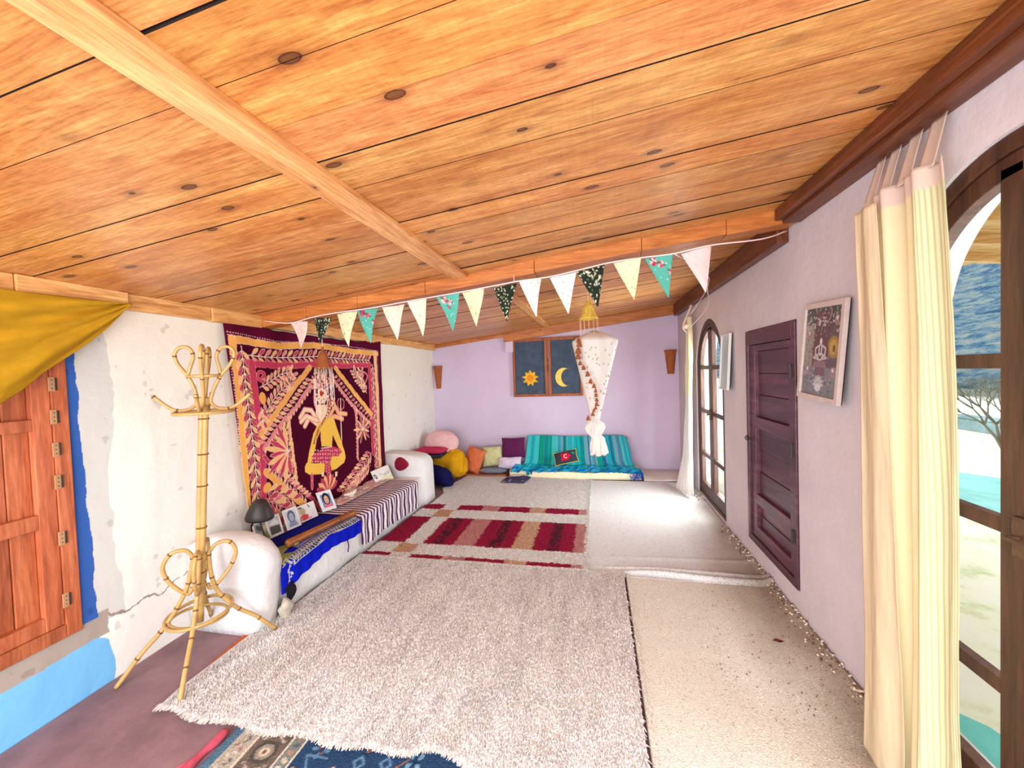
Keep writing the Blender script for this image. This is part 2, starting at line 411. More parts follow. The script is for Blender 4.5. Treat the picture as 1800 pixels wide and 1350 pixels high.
# ---- ceiling boards running across the room
def build_ceiling():
    mb = MB()
    left = [YB, -.7, -.49, -.27, -.06, .12, .30, .48, .66, .82, 1.07, 1.17, 1.36]
    right = [YB, -.72, -.55, -.36, -.17, .0, .16, .33, .49, .65, .81, .98, 1.16, 1.36, 1.54, 1.71, 1.87, 2.06, 2.25, 2.41, 2.56]
    while left[-1] < YF + .1: left.append(left[-1] + random.uniform(.15, .24))
    while right[-1] < YF + .1: right.append(right[-1] + random.uniform(.15, .22))
    for ys, x0, x1 in ((left, -3.0, -.92), (right, -.92, 1.42)):
        for i, (a, b) in enumerate(zip(ys[:-1], ys[1:])):
            g0 = random.choice([.0008, .001, .002, .003]); g1 = .001; dz = random.uniform(0, .004); tilt = random.uniform(-.002, .003)
            k = random.uniform(.80, 1.05); tint = (k, k * random.uniform(.9, 1.03), k * random.uniform(.8, 1.05))
            vs = []
            for x in (x0, x1):
                gg = g0 * (1.6 if x == x0 else .5)
                for y in (a + gg, b - g1):
                    for z in (0, .025): vs.append((x, y, zc(x) + dz + z + (tilt if y > a + .05 else 0)))
            mb.add(vs, [(0, 2, 6, 4)], 0, None, tint); mb.add(vs, [(0, 1, 3, 2), (4, 6, 7, 5), (0, 4, 5, 1), (2, 3, 7, 6), (1, 5, 7, 3)], 1)
    vs = [(x, y, zc(x) + dz) for x in (-3.0, 1.42) for y in (YB, YF + .3) for dz in (.03, .10)]
    mb.add(vs, [(0, 1, 3, 2), (4, 6, 7, 5), (0, 4, 5, 1), (2, 3, 7, 6), (0, 2, 6, 4), (1, 5, 7, 3)], 1)
    return mb.build('ceiling', [M_CEIL, M_DARK], col=True)
struct(build_ceiling())
def slant_box(mb, x0, x1, y0, y1, d0, d1, mat=0):
    vs = [(x, y, zc(x) + d) for x in (x0, x1) for y in (y0, y1) for d in (d0, d1)]
    return mb.add(vs, [(0, 1, 3, 2), (4, 6, 7, 5), (0, 4, 5, 1), (2, 3, 7, 6), (0, 2, 6, 4), (1, 5, 7, 3)], mat)
struct(slant_box(MB(), -.985, -.875, YB, 2.70, -.022, .004).build('trim_1', M_BEAM, bevel=.004))
struct(slant_box(MB(), -.80, -.715, 2.83, YF - .05, -.02, .004).build('trim_2', M_BEAM, bevel=.004))
mb = MB(); xs = [-2.66, -2.2, -1.75, -1.2, -.4, .3, .8, 1.19]
for a, b in zip(xs[:-1], xs[1:]): slant_box(mb, a + .001, b - .001, 2.70, 2.83, -.085 + random.uniform(-.004, .004), .004)
struct(mb.build('trim_3', M_BEAMX, bevel=.005))
mb = MB(); slant_box(mb, -2.74, -1.48, YF - .07, YF - .001, -.05, .004); slant_box(mb, -1.48, 1.19, YF - .07, YF - .001, -.14, .004)
struct(mb.build('trim_4', M_BEAMX, bevel=.005))
mb = MB(); yy = [YB, .4, 1.30, 1.75, 2.27, 2.70, 3.6, 4.8, 5.6, YF - .02]
for i, (a, b) in enumerate(zip(yy[:-1], yy[1:])):
    w = .045 + .012 * (i % 3); zb = 2.025 + .006 * (i % 2)
    vs = [(xw(y) + dx, y, z) for dx in (.002, w) for y in (a + .001, b - .001) for z in (zb, 2.122)]
    mb.add(vs, [(0, 1, 3, 2), (4, 6, 7, 5), (0, 4, 5, 1), (2, 3, 7, 6), (0, 2, 6, 4), (1, 5, 7, 3)])
struct(mb.build('trim_5', M_TRIMP, bevel=.004))
mb = MB(); mb.box(1.10, 1.199, YB, 2.69, 2.43, 2.525); mb.box(1.13, 1.199, 2.84, YF - .08, 2.36, 2.525); mb.box(1.06, 1.099, YB, 2.69, 2.45, 2.52)
struct(mb.build('trim_6', M_TRIMD, bevel=.006))

# ---- arched glazed double doors
def arch_door(idx, yc, R, zs, z0):
    root = thing('door_%d' % idx, (XR + .06, yc, z0), None, None, kind='structure')
    x0, x1 = XR + .012, XR + .077
    def ring(mb, ro, ri, a0=0, a1=math.pi, n=40, xa=x0, xb=x1):
        vs = []
        for k in range(n + 1):
            a = a0 + (a1 - a0) * k / n
            for r in (ro, ri):
                for x in (xa, xb): vs.append((x, yc + r * math.cos(a), zs + r * math.sin(a)))
        fs = []
        for k in range(n):
            q = 4 * k; e = q + 4
            fs += [(q, e, e + 2, q + 2), (q + 1, q + 3, e + 3, e + 1), (q, q + 1, e + 1, e), (q + 2, e + 2, e + 3, q + 3)]
        fs += [(0, 2, 3, 1), (4 * n, 4 * n + 1, 4 * n + 3, 4 * n + 2)]
        mb.add(vs, fs)
    mb = MB(); ring(mb, R - .001, R - .055)
    for s in (-1, 1):
        a, b = sorted((yc + s * (R - .001), yc + s * (R - .055))); mb.box(x0, x1, a, b, z0, zs)
    mb.box(x0, x1, yc - R + .001, yc + R - .001, z0 - .001, z0 + .03)
    mb.build('door_frame', M_DOORW, root, bevel=.004)
    Ri = R - .058
    for s in (-1, 1):
        leaf = MB(); xa, xb = x0 + .008, x1 - .012
        a0, a1 = (math.pi / 2 + .012, math.pi) if s < 0 else (0, math.pi / 2 - .012)
        ring(leaf, Ri, Ri - .065, a0, a1, 24, xa, xb)
        a, b = sorted((yc + s * Ri, yc + s * (Ri - .065))); leaf.box(xa, xb, a, b, z0 + .033, zs)
        a, b = sorted((yc + s * .003, yc + s * .075)); zt = zs + math.sqrt((Ri - .03) ** 2 - .07 ** 2); leaf.box(xa, xb, a, b, z0 + .033, zt)
        a, b = sorted((yc + s * .07, yc + s * (Ri - .06)))
        leaf.box(xa, xb, a, b, z0 + .033, z0 + .16)
        for z in (.55, 1.07, 1.585): leaf.box(xa + .004, xb - .004, a, b, z - .024, z + .024)
        lo = leaf.build('door_leaf', M_DOORW, root, bevel=.003)
        pane = MB(); pts = [(yc + s * .07, z0 + .15), (yc + s * (Ri - .05), z0 + .15), (yc + s * (Ri - .05), zs)]
        for k in range(1, 13):
            a = math.acos(.07 / (Ri - .05)) * k / 12; pts.append((yc + s * (Ri - .05) * math.cos(a), zs + (Ri - .05) * math.sin(a)))
        n = len(pts); xm = (x0 + x1) / 2
        vs = [(xm, y, z) for y, z in pts] + [(xm + .004, y, z) for y, z in pts]
        pane.add(vs, [tuple(range(n)), tuple(range(2 * n - 1, n - 1, -1))] + [(i, (i + 1) % n, n + (i + 1) % n, n + i) for i in range(n)])
        pane.build('glass_pane', M_GLASS, lo)
    h = MB(); h.box(x0 - .008, x0 + .01, yc - .02, yc + .02, 1.0, 1.12); h.tube([(x0 - .008, yc, 1.06), (x0 - .04, yc, 1.06), (x0 - .045, yc - .09, 1.06)], .007, 8)
    h.build('door_handle', M_IRON, root, bevel=.002)
arch_door(1, *ARCH[0]); arch_door(2, *ARCH[1])

# ---- purple cupboard door in the right wall
def purple_door():
    root = thing('door_3', (XR, 3.18, .17), None, None, kind='structure')
    y0, y1, z0, z1 = 2.765, 3.595, .175, 1.865; xf, xb = XR - .012, XR + .045
    mb = MB()
    def bx(*a, c=(1, 1, 1)): mb.box(*a, 0, None, c)
    bx(xf, xb, y0, y0 + .05, z0, z1); bx(xf, xb, y1 - .05, y1, z0, z1); bx(xf, xb, y0 + .05, y1 - .05, z1 - .11, z1, c=(.85, .75, .8)); bx(xf, xb, y0 + .05, y1 - .05, z0, z0 + .05)
    mb.build('door_frame', M_PURP, root, bevel=.004, col=True)
    bk = MB(); bk.box(XR + .047, XR + .06, y0, y1, z0, z1); bk.build('backing_board', M_DARK, root)  # dark board added behind the leaf to block light leaking through its gaps
    lf = MB(); a0, a1, b0, b1 = y0 + .053, y1 - .053, z0 + .053, z1 - .113; xs = XR + .004
    zr = [b0, b0 + .09, .50, .58, 1.10, 1.19, b1 - .05, b1]
    lf.box(xs, xb, a0, a0 + .07, b0, b1, col=(1.1, 1.05, 1.1)); lf.box(xs, xb, a1 - .09, a1, b0, b1, col=(1.35, 1.3, 1.3))
    for i in (0, 2, 4, 6): lf.box(xs, xb, a0 + .07, a1 - .09, zr[i], zr[i + 1], col=(1.3, 1.2, 1.25) if i != 6 else (.9, .85, .9))
    for i in (1, 3, 5):
        z = zr[i]; n = 3 if i == 3 else (2 if i == 1 else 3); h = (zr[i + 1] - z) / n
        for k in range(n): lf.box(XR + .03 + .004 * (k % 2), xb, a0 + .07, a1 - .09, z + k * h + .0015, z + (k + 1) * h - .0015, col=(1 + .12 * (k % 2), .95, 1))
    leaf = lf.build('door_leaf', M_PURP, root, bevel=.003, col=True)
    h = MB(); h.tube([(XR + .012 - .03 + .018 * math.cos(t), 3.56 + .0 * t, 1.005 + .018 * math.sin(t)) for t in np.linspace(0, 2 * math.pi, 13)[:-1]], .004, 6, True)
    h.ball((XR - .012, 3.56, 1.005), (.014, .02, .014)); h.tube([(XR - .014, 3.56, 1.005), (XR - .014, 3.49, 1.0)], .004, 6)
    h.build('door_latch', M_BLACK, root, True)
    for z in (.5, 1.05, 1.55):
        k = MB(); k.box(XR - .018, XR - .010, 2.79, 2.83, z - .04, z + .04); k.tube([(XR - .018, 2.812, z - .045), (XR - .018, 2.812, z + .045)], .006, 8); k.build('hinge', M_BLACK, root, bevel=.001)
purple_door()

# ---- orange wooden shutter door in the left wall
def orange_door():
    root = thing('door_4', (xw(1), .9, .37), None, None, kind='structure')
    Mx = Matrix.Translation((xw(1.5), 1.49, 0)) @ Matrix.Rotation(math.atan(.027), 4, 'Z')
    def B(mb, x0, x1, y0, y1, z0, z1, c): mb.box(x0, x1, y0 - 1.49, y1 - 1.49, z0, z1, 0, Mx, c)
    mb = MB(); B(mb, -.06, .014, 1.425, 1.487, .365, 1.985, (1.15, 1.1, 1.1)); B(mb, -.06, .014, .285, .345, .365, 1.985, (1, 1, 1)); B(mb, -.06, .014, .345, 1.425, .365, .43, (1, 1, 1)); B(mb, -.06, .014, .345, 1.425, 1.93, 1.985, (1, 1, 1))
    mb.build('door_frame', M_DOORO, root, bevel=.003, col=True)
    lf = MB(); c = (1.05, 1, 1)
    B(lf, -.05, .006, 1.355, 1.423, .432, 1.928, (1.2, 1.12, 1.15)); B(lf, -.05, .006, .348, .42, .432, 1.928, c)
    for z in ((.432, .50), (.93, 1.0), (1.40, 1.455), (1.87, 1.928)): B(lf, -.05, .004, .42, 1.355, z[0], z[1], c)
    y = .42; k = 0
    while y < 1.35:
        w = [.12, .20, .14, .17, .10][k % 5]; y2 = min(y + w, 1.355); g = .0015
        B(lf, -.05, -.024 - .006 * (k % 2), y + g, y2 - g, .50, 1.87, [(.95, .9, .9), (1.08, 1.05, 1), (.85, .8, .85), (1, .95, .9), (.75, .65, .7)][k % 5]); y = y2; k += 1
    B(lf, -.055, -.05, .42, 1.355, .5, 1.87, (.3, .3, .3))
    lf.build('door_leaf', M_DOORO, root, bevel=.003, col=True)
    for z in (.55, .86, 1.14, 1.30, 1.46, 1.62, 1.75):
        h = MB(); h.box(.012, .018, -.075, -.052, z - .035, z + .035, 0, Mx); h.box(.012, .020, -.052, -.044, z - .03, z + .03, 1, Mx)
        for dz in (-.02, 0, .02): h.ball((.018, -.063, z + dz), .003, Mx, 1, 4)
        h.build('hinge', [plain('hinge_tan', (176, 134, 96), .6), M_BLACK] if z == .55 else [bpy.data.materials['hinge_tan'], M_BLACK], root, bevel=.001)
orange_door()

# ---- painted shutters on the far wall (sun and moon)
def far_window():
    root = thing('window_1', (-.79, YF - .03, 1.22), None, None, kind='structure')
    navy = plain('navy_paint', (70, 84, 104), .8, .25, 12, .3, 30)
    y0, y1 = YF - .045, YF - .002; fr = MB()
    X0, X1, Z0, Z1 = -1.345, -.23, 1.20, 2.145
    fr.box(X0, X0 + .04, y0, y1, Z0, Z1); fr.box(X1 - .04, X1, y0, y1, Z0, Z1); fr.box(-.825, -.78, y0 - .006, y1, Z0, Z1); fr.box(-.765, -.72, y0 - .003, y1, Z0, Z1)
    fr.box(X0 + .04, X1 - .04, y0 + .004, y1, Z0, Z0 + .045); fr.box(X0 + .04, X1 - .04, y0 + .004, y1, Z1 - .05, Z1)
    fr.build('window_frame', M_WINW, root, bevel=.004)
    gold = plain('sun_gold', (240, 180, 40), .7, .2, 25, 0); pale = plain('moon_yellow', (244, 214, 104), .7, .12, 25, 0)
    for a, b, what in ((X0 + .04, -.825, 'sun'), (-.72, X1 - .04, 'moon')):
        s = MB(); s.box(a + .003, b - .003, y0 + .018, y1, Z0 + .045, Z1 - .05)
        for k in range(3): s.box(a + .003 + k * (b - a) / 3, a + .006 + k * (b - a) / 3, y0 + .0165, y0 + .018, Z0 + .045, Z1 - .05)
        so = s.build('shutter_panel', navy, root); cx, cz = (a + b) / 2, Z0 + .30; d = MB(); yf = y0 + .014
        if what == 'sun':
            n = 18; pts = [(cx + (.135 if k % 2 == 0 else .085) * (1 + .1 * math.sin(k * 2.3)) * math.sin(2 * math.pi * k / n), cz + (.135 if k % 2 == 0 else .085) * math.cos(2 * math.pi * k / n)) for k in range(n)]
            vs = [(x, yf, z) for x, z in pts] + [(cx, yf, cz)] + [(x, yf + .003, z) for x, z in pts]
            d.add(vs, [(k, (k + 1) % n, n) for k in range(n)] + [(k, n + 1 + k, n + 1 + (k + 1) % n, (k + 1) % n) for k in range(n)])
            d.build('painted_sun', gold, so)
            e = MB(); e.lathe([(.0, 0), (.055, .001)], 24, Matrix.Translation((cx, yf - .001, cz)) @ Matrix.Rotation(math.pi / 2, 4, 'X')); e.build('sun_disc', plain('sun_orange', (226, 140, 30), .7), so)
        else:
            A = [(cx - .03 + .135 * math.cos(t), cz + .15 * math.sin(t)) for t in np.linspace(math.radians(62), math.radians(298), 20)]
            Bp = [(cx + .035 + .125 * math.cos(t) * .85, cz + .135 * math.sin(t)) for t in np.linspace(math.radians(285), math.radians(75), 20)]
            pts = A + Bp; m = 20; vs = [(x, yf, z) for x, z in pts] + [(x, yf + .003, z) for x, z in pts]; n = len(pts)
            fs = [(k, k + 1, n - 2 - k, n - 1 - k) for k in range(m - 1)] + [(k, n + k, n + (k + 1) % n, (k + 1) % n) for k in range(n)]
            d.add(vs, fs); d.build('painted_moon', pale, so)
    h = MB(); h.box(-.775, -.765, y0 - .016, y0 - .003, 1.60, 1.72); h.box(-.775, -.765, y0 - .012, y0 - .003, 1.75, 1.80); h.build('bolt', M_BLACK, root)
far_window()

# ---- outside, seen through the arched doors
def outside():
    m, nt, b = new_mat('pale_ground'); setb(b, 1, 0); v = coords(nt)
    c = ramp(nt, noise(nt, v, 2.5, 6, .7), [(.35, L4((252, 250, 240))), (.55, L4((246, 246, 222))), (.7, L4((196, 214, 150)))])
    nt.links.new(c, b.inputs['Base Color'])
    g = MB(); g.box(XR + .23, 90, -40, 110, -.4, -.15); struct(g.build('ground', m), None)
    m, nt, b = new_mat('hill_rock'); setb(b, 1, 0); v = coords(nt, (.22, .16, .8))
    n1 = noise(nt, v, 4.5, 12, .82, .3)
    c = ramp(nt, n1, [(.40, L4((90, 136, 186))), (.47, L4((140, 186, 222))), (.53, L4((204, 226, 234))), (.60, L4((246, 244, 230)))])
    nt.links.new(c, b.inputs['Base Color']); bump(nt, b, n1, 1, 2)
    def hf(u, v):
        s = -30 + u * 150; t = v; x = 16 + t * 40; y = s
        return x, y, -.3 + t * 34 + 2.5 * fnoise(s * .15, t * 5) * t + .5
    struct(sheet('hillside', hf, 120, 40, m, thick=.5))
    # porch roof of planks
    r = MB(); pl = wood('porch_planks', (200, 150, 90), (226, 184, 122), (240, 208, 150), 'x', False, .6, knots=False)
    for k in range(52):
        y = -2 + k * .19; r.add([(x, yy, 2.66 - (x - 1.42) * .12 + dz) for x in (XR + .24, 3.3) for yy in (y, y + .182) for dz in (0, .02)], [(0, 1, 3, 2), (4, 6, 7, 5), (0, 4, 5, 1), (2, 3, 7, 6), (0, 2, 6, 4), (1, 5, 7, 3)])
    r.add([(x, yy, 2.66 - (x - 1.42) * .12 + dz) for x in (XR + .24, 3.3) for yy in (-2, 8) for dz in (.022, .05)], [(0, 1, 3, 2), (4, 6, 7, 5), (0, 4, 5, 1), (2, 3, 7, 6), (0, 2, 6, 4), (1, 5, 7, 3)], 1)
    for y in np.arange(-1.8, 8, .45): r.add([(x, yy, 2.66 - (x - 1.42) * .12 + dz) for x in (XR + .24, 3.3) for yy in (y, y + .07) for dz in (-.07, 0)], [(0, 1, 3, 2), (4, 6, 7, 5), (0, 4, 5, 1), (2, 3, 7, 6), (0, 2, 6, 4), (1, 5, 7, 3)])
    struct(r.build('trim_7', [pl, M_DARK]))
    # terrace wall
    st = plain('terrace_stone', (150, 172, 176), .95, .35, 3, .8, 6, .1, .05); w = MB(); w.box(8.6, 9.0, 9.0, 12.2, -.16, .12); w.box(8.58, 9.02, 8.98, 12.2, .12, .18)
    tag(w.build('terrace_wall', st, bevel=.03), 'low blue-grey stone terrace wall outside the near arched door, behind the bare bush', 'wall')
    # pool
    pts = [(5.18, 7.14), (5.9, 6.3), (4.6, 4.75), (4.0, 5.5)]; p = MB(); p.add([(x, y, z) for z in (-.149, -.10) for x, y in pts], [(4, 5, 6, 7), (0, 1, 5, 4), (1, 2, 6, 5), (2, 3, 7, 6), (3, 0, 4, 7)])
    tag(p.build('ground_sheet', plain('turquoise_sheet', (150, 214, 206), .5, .2, 3, .4, 6), bevel=.01), 'turquoise ground sheet spread on the pale terrace beyond the near arched door', 'tarpaulin')
    pts = [(1.50, 2.45), (1.74, 2.22), (1.86, 1.85), (1.50, 1.7)]; p = MB(); p.add([(x, y, z) for z in (-.149, -.12) for x, y in pts], [(4, 5, 6, 7), (0, 1, 5, 4), (1, 2, 6, 5), (2, 3, 7, 6), (3, 0, 4, 7)])
    tag(p.build('cloth', plain('teal_cloth_outside', (120, 214, 206), .7, .1, 6, .4, 12), bevel=.008), 'small turquoise cloth lying outside right against the near doorstep', 'cloth')
    # bare bush
    bush = thing('bare_bush', (7.3, 9.05, -.15), 'leafless grey branching bush standing outside in front of the terrace wall', 'bush')
    bm_ = MB(); tw = MB(); rnd = random.Random(3)
    def grow(mbx, p, d, L, r, k):
        q = p + d * L; mid = (p + q) / 2 + Vector((rnd.uniform(-1, 1), rnd.uniform(-1, 1), 0)) * L * .08
        mbx.tube([p, mid, q], [r, r * .85, r * .6], 6)
        if k:
            for _ in range(3): grow(tw, q, (d + Vector((rnd.uniform(-.7, .7), rnd.uniform(-.7, .7), rnd.uniform(-.1, .5)))).normalized(), L * .72, r * .6, k - 1)
    for a in range(5):
        t = a * 1.3; grow(bm_, Vector((7.3, 9.05, -.15)), Vector((.5 * math.cos(t), .5 * math.sin(t), 1)).normalized(), .52, .03, 4)
    bk = plain('bush_bark', (120, 112, 96), .9); bm_.build('stem', bk, bush, True); tw.build('twigs', bk, bush, True)
outside()
# ================================================================== FLOOR COVERINGS
def blades(name, P, D, ln, w, cols, mat, parent, lift=.35, tip=.45):
    """P (n,3) roots, D (n,2) lying directions; every tuft a bent tapering strand"""
    n = len(P); d = D / (np.linalg.norm(D, axis=1, keepdims=True) + 1e-9); s = np.stack([-d[:, 1], d[:, 0]], 1)
    ln = (ln * RNG.uniform(.6, 1.25, n))[:, None]; w = (w * RNG.uniform(.7, 1.3, n))[:, None]; up = (lift * RNG.uniform(.4, 1.3, n))[:, None] * ln
    z = P[:, 2:3]; a = P[:, :2]; b = a + d * ln * .45; c = a + d * ln; tw = RNG.uniform(-.25, .25, (n, 1)) * w
    V = np.stack([np.hstack([a - s * w / 2, z]), np.hstack([a + s * w / 2, z]), np.hstack([b + s * w / 2, z + up + tw]), np.hstack([b - s * w / 2, z + up - tw]),
                  np.hstack([c + s * w * tip / 2, z + up * .25]), np.hstack([c - s * w * tip / 2, z + up * .25])], 1).reshape(-1, 3)
    k = np.arange(n)[:, None] * 6; F = np.concatenate([k + [[0, 1, 2, 3]], k + [[3, 2, 4, 5]]], 0)
    return arr_mesh(name, V, F, mat, parent, False, lin(np.repeat(cols, 6, 0)))
def tone(base, n, lo=.82, hi=1.06, warm=0):
    k = RNG.uniform(lo, hi, (n, 1)); return np.clip(np.array(base) * k + RNG.uniform(-4, 4, (n, 3)) * [1, 1, 1.2], 0, 255)
def rug_base(name, x0, x1, y0, y1, hf, nx, ny, parent, colf, mat=None, th=.012):
    return sheet(name, lambda u, v: (x0 + u * (x1 - x0), y0 + v * (y1 - y0), hf(x0 + u * (x1 - x0), y0 + v * (y1 - y0))), nx, ny, mat or M_RUGB, parent,
                 lambda u, v: colf(x0 + u * (x1 - x0), y0 + v * (y1 - y0)), th)
g = lambda t, s: np.exp(-(t / s) ** 2)

# brown concrete edge is the floor itself; woven mat under the shaggy rug
mb = MB(); pts = [(-2.19, 1.78), (-2.215, 2.0), (-2.23, 2.25), (-2.20, 2.42), (-1.6, 2.42), (-1.6, 1.75)]
mb.add([(x, y, z) for z in (.001, .010) for x, y in pts], [(6, 7, 8, 9, 10, 11)[::-1], (0, 1, 7, 6), (1, 2, 8, 7), (2, 3, 9, 8), (3, 4, 10, 9), (4, 5, 11, 10), (5, 0, 6, 11)])
tag(mb.build('floor_mat', plain('terracotta_mat', (176, 92, 50), .85, .15, 30, .4, 120), bevel=.003), 'thin terracotta-brown mat peeping out along the left edge of the shaggy rug', 'mat')

# oriental rug in the foreground
def oriental():
    x0, x1, y0, y1 = -1.665, -.25, .35, 1.78
    cv = Cv(x0, x1, y0, y1, .004, (120, 108, 98))
    R = random.Random(5)
    def strip(a, b, c): cv.poly([(a, y0 - 1), (b, y0 - 1), (b, y1 + 1), (a, y1 + 1)], c)
    strip(x0 - .01, x0 + .045, (84, 116, 140)); strip(x0 + .045, x0 + .052, (214, 196, 176)); strip(x0 + .052, x0 + .135, (176, 166, 150))
    for k in range(90):
        y = y0 + k * .017; cv.ell(x0 + .093 + .02 * math.sin(k * 2.1), y, .013, .006, R.uniform(0, 3), R.choice([(122, 122, 112), (210, 202, 186), (96, 108, 112), (160, 120, 110)]))
    strip(x0 + .135, x0 + .146, (224, 208, 190)); strip(x0 + .146, x0 + .305, (112, 98, 88))
    for k in range(11):
        y = y0 + .06 + k * .14; cx = x0 + .226
        cv.ell(cx, y, .055, .052, 0, (82, 76, 72)); cv.ell(cx, y, .04, .036, 0, (150, 140, 128)); cv.ell(cx, y, .024, .02, 0, (206, 190, 168)); cv.ell(cx, y, .01, .009, 0, (110, 80, 70))
        for s in (-1, 1):
            for t in (-1, 1): cv.leaf(cx + s * .03, y + t * .04, math.atan2(t * .6, s), .045, .022, (150, 138, 124), (70, 66, 64))
            cv.line([(cx + s * .05, y + .055), (cx + s * .02, y + .07), (cx + s * .055, y + .085)], .006, (190, 176, 158))
    strip(x0 + .305, x0 + .315, (228, 214, 198)); strip(x0 + .315, x0 + .37, (122, 128, 124))
    for k in range(45):
        y = y0 + k * .034; cv.ell(x0 + .343, y, .017, .010, .6 * math.sin(k), R.choice([(208, 196, 178), (92, 100, 106), (170, 130, 112)]))
    strip(x0 + .37, x0 + .378, (222, 206, 186)); strip(x0 + .378, x1 + .01, (44, 70, 104))
    for i in range(130):
        x = R.uniform(x0 + .40, x1 - .01); y = R.uniform(y0, y1); c = R.choice([(186, 146, 110), (206, 180, 150), (120, 158, 184), (150, 100, 80), (96, 134, 168)])
        a = R.choice([0, math.pi / 2, math.pi / 4, -math.pi / 4]); k = R.random()
        if k < .35:
            for q in range(4): cv.leaf(x, y, a + q * math.pi / 2, .05, .03, c, (28, 46, 74))
        elif k < .7: cv.line([(x, y), (x + .05 * math.cos(a), y + .05 * math.sin(a)), (x + .09 * math.cos(a + .8), y + .09 * math.sin(a + .8)), (x + .13 * math.cos(a), y + .13 * math.sin(a))], .009, c)
        else: cv.poly([(x, y - .035), (x + .03, y), (x, y + .035), (x - .03, y)], c); cv.poly([(x, y - .018), (x + .015, y), (x, y + .018), (x - .015, y)], (44, 70, 104))
    hf = lambda x, y: .012 + .004 * np.sin(x * 9 + y * 5)
    o = rug_base('oriental_rug', x0, x1, y0, y1, hf, 340, 345, None, lambda x, y: cv.at(x, y) * (.9 + .2 * vnoise(x * 160, y * 160))[..., None], None, .010)
    tag(o, 'navy, grey and beige oriental rug tucked under the near edge of the shaggy rug', 'rug')
oriental()
mb = MB(); rr = random.Random(2)
path = [(-1.695 + .006 * math.sin(k * 1.7), .35 + k * .0545, .018 + .003 * math.sin(k)) for k in range(21)]
mb.tube(smooth_path(path, 3), [.017 + .003 * math.sin(k * .9) for k in range(61)], 10)
for k in range(26): mb.tube([(-1.71, 1.29 + rr.uniform(-.03, .03) - k * .002, .02), (-1.735 - rr.uniform(0, .02), 1.27 - k * .004, .006)], .0025, 5)
tag(mb.build('rolled_cloth', plain('crimson_roll', (182, 74, 92), .9, .2, 30, .5, 60), smooth=True), 'narrow crushed crimson cloth roll lying along the left border of the oriental rug', 'cloth')

# big shaggy rug, nearest
def shag_h(x, y):
    h = .022 + .006 * fnoise(x * 3, y * 3)
    h = h + .035 * g((x + 2.0) - .25 * (y - 1.95), .03) * g(y - 1.98, .22)                      # pinched fold by the bench end
    h = h + .010 * g((x + 1.72) + .35 * (y - 1.72), .03) * g(y - 1.7, .35)
    h = h + .022 * g(x + .72, .10) * g(y - 1.46, .10) + .02 * g(x + .28, .08) * g(y - 1.5, .12)
    h = h + .006 * g((x + .95) + .2 * (y - 1.7), .02) * g(y - 1.65, .15) + .012 * g(x - .14, .035)
    return h
def shaggy():
    root = thing('shaggy_rug', (-1.0, 2.3, 0), 'large off-white shaggy wool rug with ragged fringe under the bamboo coat rack', 'rug')
    def edges(u, v):
        xl = np.interp(v, [0, .05, .44, .47, 1], [-2.15, -2.165, -2.165, -2.125, -2.125]); xr = .155
        yn = 1.50 + .012 * np.sin(u * 40) + np.interp(u, [0, .2, .55, .62, .7, 1], [.0, -.01, -.01, .03, -.02, -.04]); yf = 3.15 + .01 * np.sin(u * 17)
        return xl + (xr - xl) * u, yn + (yf - yn) * v
    def fn(u, v): x, y = edges(u, v); return x, y, shag_h(x, y)
    sheet('rug_base', fn, 160, 120, M_RUGB, root, lambda u, v: np.full(u.shape + (3,), (238, 232, 228)), .012)
    n = 120000; u = RNG.random(n); v = RNG.random(n) ** 1.12; x, y = edges(u * .992 + .006, v * .985)
    P = np.stack([x, y, shag_h(x, y) - .002], 1); a = -math.pi / 2 + .25 * np.sin(x * 2) + RNG.normal(0, .55, n) + .5 * (fnoise(x * 5, y * 5) - .5)
    D = np.stack([np.cos(a), np.sin(a)], 1)
    c = np.clip(tone((252, 249, 248), n, .80, 1.06) * (.90 + .20 * fnoise(x * 30, y * 4.5, 2))[:, None], 0, 253)
    tag(blades('pile', P, D, .022, .0044, c, M_PILE, root, .36), kind='stuff')
    n = 2600; u = RNG.random(n); x, y = edges(u, np.zeros(n)); P = np.stack([x, y + .012, shag_h(x, y) - .004], 1)
    a = -math.pi / 2 + RNG.normal(0, .45, n); D = np.stack([np.cos(a), np.sin(a)], 1)
    tag(blades('fringe', P, D, .042, .006, tone((238, 228, 222), n, .85, 1.05), M_PILE, root, .12), kind='stuff')
shaggy()

# patterned wool rug behind it
CRIM = [(3.155, 3.235), (3.455, 4.12), (4.38, 4.55)]
def wool_col(x, y):
    c = np.zeros(x.shape + (3,)); c[:] = (252, 249, 246)
    j = .012 * (vnoise(x * 60, y * 60) - .5) * 2; X = x + j; Y = y + .012 * (vnoise(x * 50 + 9, y * 50) - .5) * 2
    inx = X < -.16; reg = (Y > 3.15) & (Y < 4.57) & inx
    rose = (170, 38, 74); peach = (224, 182, 150); pinkp = (214, 150, 148)
    segs = [(-2.14, -1.85, rose), (-1.66, -1.36, rose), (-1.36, -1.16, pinkp), (-1.16, -.80, rose), (-.80, -.62, peach), (-.62, -.25, rose), (-.25, -.155, pinkp)]
    for y0, y1 in CRIM:
        for a, b, k in segs:
            m = (Y > y0) & (Y < y1) & (X > a) & (X < b); c[m] = k
    for a, b in ((-1.58, -1.47), (-1.02, -.92), (-.48, -.38)):
        m = (Y > 3.46) & (Y < 4.12) & (X > a) & (X < b) & (vnoise(x * 45, y * 45) > .35); c[m] = (96, 44, 62)
    for y0, y1 in ((3.26, 3.44), (4.13, 4.37)):
        m = (Y > y0) & (Y < y1) & (X > -1.87) & (X < -1.68); c[m] = (222, 176, 140)
    return c
